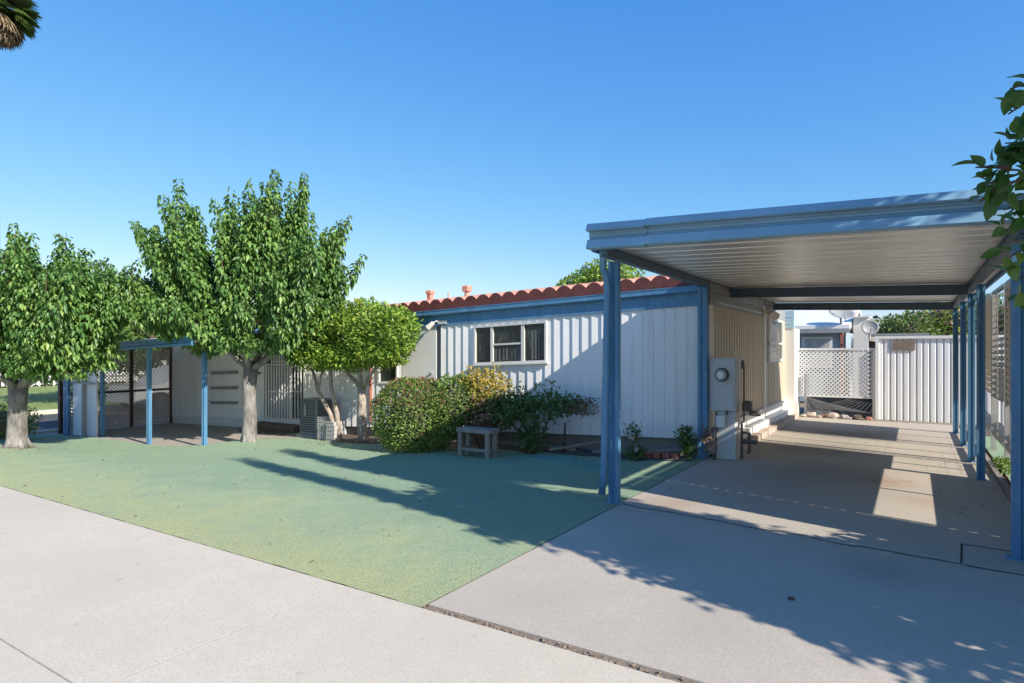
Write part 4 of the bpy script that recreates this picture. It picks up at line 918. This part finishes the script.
rs = bush('dark leafy rose bush with bare lower canes against the shaded siding', 'rose_bush', 'bush', (-4.95,8.2,-.07),
     [((-4.95,8.2,.64),(.52,.38,.30),1150,{'amp':.5,'shell':.9}),((-5.35,8.15,.60),(.34,.30,.26),900,{'amp':.4,'shell':.8}),((-4.45,8.3,.68),(.34,.28,.17),520,{'amp':.3,'shell':.8}),((-4.9,8.2,.18),(.26,.22,.28),420,{'amp':.3,'shell':.9})], M['rose'], .065,
     [([(-4.95,8.2,-.1),(-5.0,8.2,.3),(-5.25,8.15,.65)],[.025,.02,.01]),([(-4.9,8.2,-.1),(-4.85,8.2,.35),(-4.8,8.2,.8)],[.025,.02,.01]),([(-4.88,8.22,-.1),(-4.7,8.25,.3),(-4.55,8.3,.7),(-4.1,8.3,.62)],[.022,.018,.013,.006]),([(-4.98,8.18,-.1),(-5.1,8.1,.3),(-5.4,8.05,.6)],[.02,.017,.01]),([(-4.5,8.5,-.05),(-4.45,8.45,.4)],[.02,.015])], core=False, up=.1, aspect=.6)
bush('', '', '', (-4.95,8.2,-.07), [((-4.12,8.32,.66),(.24,.2,.14),420,{'amp':.3,'shell':.8})], M['brownleaf'], .05, parent=rs, part='dry_foliage', core=False)
M['bloom'] = paint('dry_bloom_white', (.42,.36,.31), .9, .3, 30, streak=(1,1,1), bmp=.01)
pl = bush('small spindly plant with pale dry blooms on the dark bed behind the downspout', 'small_plant', 'plant', (-3.28,8.3,-.02), [((-3.26,8.3,.05),(.16,.14,.12),330,{'amp':.25,'shell':.8}),((-3.30,8.3,.33),(.13,.12,.12),170,{'amp':.3,'shell':.9})], M['rose'], .05,
     [([(-3.3,8.3,-.04),(-3.32,8.3,.2),(-3.3,8.3,.38)],[.014,.011,.006]),([(-3.28,8.3,-.04),(-3.22,8.3,.2),(-3.25,8.3,.35)],[.01,.008,.005]),([(-3.3,8.3,.2),(-3.40,8.3,.36)],[.008,.004])], core=False)
MB().blob((-3.30,8.24,.30),(.05,.04,.06),2,.3,3).build('dry_bloom', M['bloom'], pl); MB().blob((-3.24,8.24,.12),(.04,.035,.04),2,.3,4).build('dry_bloom', M['bloom'], pl)
bush('thin dark twiggy plant beside the foot of the blue corner post', 'small_plant', 'plant', (-2.66,8.62,-.01), [((-2.66,8.62,.30),(.13,.11,.16),260,{'amp':.3,'shell':.9}),((-2.62,8.6,.1),(.09,.08,.12),120,{'amp':.3,'shell':.9})], M['shade'], .055,
     [([(-2.66,8.62,-.04),(-2.68,8.62,.25),(-2.7,8.6,.42)],[.012,.009,.005]),([(-2.64,8.62,-.04),(-2.6,8.62,.3)],[.012,.006])], core=False)
bush('small dry plant right of the blue corner post by the meter pedestal', 'small_plant', 'plant', (-2.38,8.6,0), [((-2.37,8.62,.28),(.08,.08,.18),150,{'amp':.3,'shell':.9})], M['brownleaf'], .05, [([(-2.38,8.62,-.02),(-2.38,8.62,.4)],[.008,.005])], core=False)
bush('low weedy plant on the soil strip between screen and driveway', 'small_plant', 'plant', (.98,9.8,0), [((.95,9.9,.06),(.10,.6,.08),500,{'amp':.4,'shell':.9})], M['hedge'], .045, core=False)

# trees behind
bush('round green tree rising behind the red roof', 'round_tree', 'tree', (-9.3,20,0), [((-9.9,20.2,3.55),(.95,1.1,.70),3000,{'amp':.15,'shell':.5}),((-8.9,20.2,3.75),(1.15,1.1,.85),4200,{'amp':.15,'shell':.5})], M['fic'], .13, [([(-9.3,20.2,-.1),(-9.3,20.2,3)],[.16,.1])])
for i, (x, y, z, rx, rzz, lab) in enumerate(((-.2,24,2.1,.9,.55,'dark green tree left of the flowering one behind the shed'),(1.0,25,2.35,1.3,.8,'bright green flowering tree behind the white shed'),(2.8,25,2.4,1.4,.9,'green tree at the right end behind the white shed'))):
    t_ = bush(lab, 'round_tree', 'tree', (x,y,0), [((x,y,z),(rx,1.0,rzz),3200,{'amp':.2,'shell':.6})], M['rose'] if i == 0 else M['far'] if i == 2 else M['fic'], .12, [([(x,y,-.1),(x,y,z-.3)],[.12,.08])], group='trees behind the shed')
    if i == 1: bush('', '', '', (x,y,0), [((x-.2,y-.3,z+.25),(.9,.8,.5),260,{'amp':.3,'shell':.3})], M['pink'], .12, parent=t_, part='blossom', core=False)
def palm(label, loc, h, R, n, dry, sz):
    t = thing('palm_tree', label, 'palm', loc, 'palms in the distance'); x, y, z = loc
    MB().tube([(x,y,z),(x+.1,y,z+h*.5),(x,y,z+h)], [sz*.28,sz*.2,sz*.17], 10).build('trunk', M['palmbark'], t, smooth=True)
    for nm, mat, lo, hi, cnt in (('crown', M['palm'], -.35, 1.2, n), ('dead_fronds', M['palmdry'], -1.5, -.5, dry)):
        P = []; D = []; NN = []; L_ = []
        for i in range(cnt):
            a = random.uniform(0,2*PI); e = random.uniform(lo, hi); d = np.array([math.cos(a)*math.cos(e), math.sin(a)*math.cos(e), math.sin(e)])
            st = R*.5; c = np.array([x,y,z+h])+d*st; s_ = np.cross(d, UP); s_ /= np.linalg.norm(s_)+1e-6; u_ = np.cross(s_, d)
            for k in range(26):
                q = (k/25-.5)*2.2; P.append(c-d*st*.0); D.append(d*math.cos(q)+s_*math.sin(q)-UP*.22); NN.append(u_+rng.normal(size=3)*.1); L_.append(R*.62*random.uniform(.8,1.1))
            for k in range(2): P.append(np.array([x,y,z+h])); D.append(d); NN.append(u_); L_.append(st*1.05)
        L_ = np.array(L_); leaves(nm, mat, t, np.array(P), np.array(D), np.array(NN), L_, L_*.07, droop=.25)
palm('tall fan palm with a shaggy dry skirt at the top left corner', (-30.9,9.9,0), 15.2, 1.45, 60, 60, 1)
palm('tiny far palm above the neighbouring white roof', (-9.2,70,0), 5.2, 1.1, 26, 8, 1)
palm('tiny far palm between the satellite dish and the shed', (-3.6,70,0), 4.3, .8, 22, 8, 1)
for i, (x, lab) in enumerate(((1.8,'left thin far palm over the shed trees'),(3.6,'right thin far palm over the shed trees'))): palm(lab, (x,75,0), 7.2, .9, 22, 6, 1)

# fallen leaves
P = []; 
for i in range(900):
    c = random.choice([(-12.1,4.2,.7),(-12.2,4.2,.5),(-10.0,6.9,.6),(-8.9,7.7,.6),(-8.6,7.9,.6),(-6.5,7.2,1.0),(-2.5,14.8,.6),(.95,7.5,.8),(-10.0,6.9,.9),(-8.8,7.8,.8),(-6,6.8,2.5),(-4,5,2.5),(-1,14,1.2),(1.0,8,1.4),(1.0,9.6,1.0),(-7.5,4.0,2)])
    x = random.gauss(c[0], c[2]*.5); y = random.gauss(c[1], c[2]*.45)
    if y > 8.8 and x < -2.3: continue
    if x > .8 or True: P.append((x, y, gz(x,y)+.022+random.random()*.012))
P = np.array(P); n = len(P); D = rnd(n); D[:,2] *= .1; L = .038*rng.uniform(.4,1.1,n)
lv = leaves('fallen_leaves', M['brownleaf'], None, P, D, UP+rnd(n)*.15, L, L*.5); tag(lv, kind='stuff')

# ------------------------------------------------------------------ light, sky, camera
W = bpy.data.worlds.new('World'); S.world = W; W.use_nodes = True; nt = W.node_tree
sky = nt.nodes.new('ShaderNodeTexSky'); sky.sky_type = 'NISHITA'; sky.sun_disc = False
sd_ = Vector((1.58,-.37,1.0)).normalized(); sky.sun_elevation = math.asin(sd_.z); sky.sun_rotation = math.radians(90)-math.atan2(sd_.y, sd_.x)
sky.air_density = 1.0; sky.dust_density = .3; sky.ozone_density = 2.5
sc_ = nt.nodes.new('ShaderNodeSeparateColor'); cb_ = nt.nodes.new('ShaderNodeCombineColor'); nt.links.new(sky.outputs[0], sc_.inputs[0])
for k, (gam, mul, cap) in enumerate(((1.30, 1.95, .85), (.80, 1.05, .80), (.36, .74, .72))):   # camera-like colour response of the clear sky
    q = math_(nt, 'POWER', math_(nt, 'MULTIPLY', sc_.outputs[k], .05), gam); q = math_(nt, 'MINIMUM', math_(nt, 'MULTIPLY', q, mul), cap)
    nt.links.new(math_(nt, 'DIVIDE', q, .15), cb_.inputs[k])
nt.links.new(cb_.outputs[0], nt.nodes['Background'].inputs[0]); nt.nodes['Background'].inputs[1].default_value = .15
sl = bpy.data.lights.new('sun', 'SUN'); sl.energy = 3.55; sl.angle = math.radians(.53); sl.color = (1,.925,.81)
so = bpy.data.objects.new('sun', sl); C.objects.link(so); so.rotation_euler = sd_.to_track_quat('Z', 'Y').to_euler()
cam = bpy.data.cameras.new('camera'); co = bpy.data.objects.new('camera', cam); C.objects.link(co)
co.location = (0,0,1.5); co.rotation_euler = (math.radians(90), 0, math.radians(32.62)); cam.sensor_width = 36; cam.lens = 628/1024*36; cam.shift_y = 8.5/1024
cam.clip_end = 2000; cam.clip_start = .05; S.camera = co
S.view_settings.view_transform = 'Standard'; S.view_settings.look = 'None'; S.view_settings.gamma = 1; S.view_settings.exposure = 1.08
S.render.engine = 'CYCLES'; S.cycles.max_bounces = 8
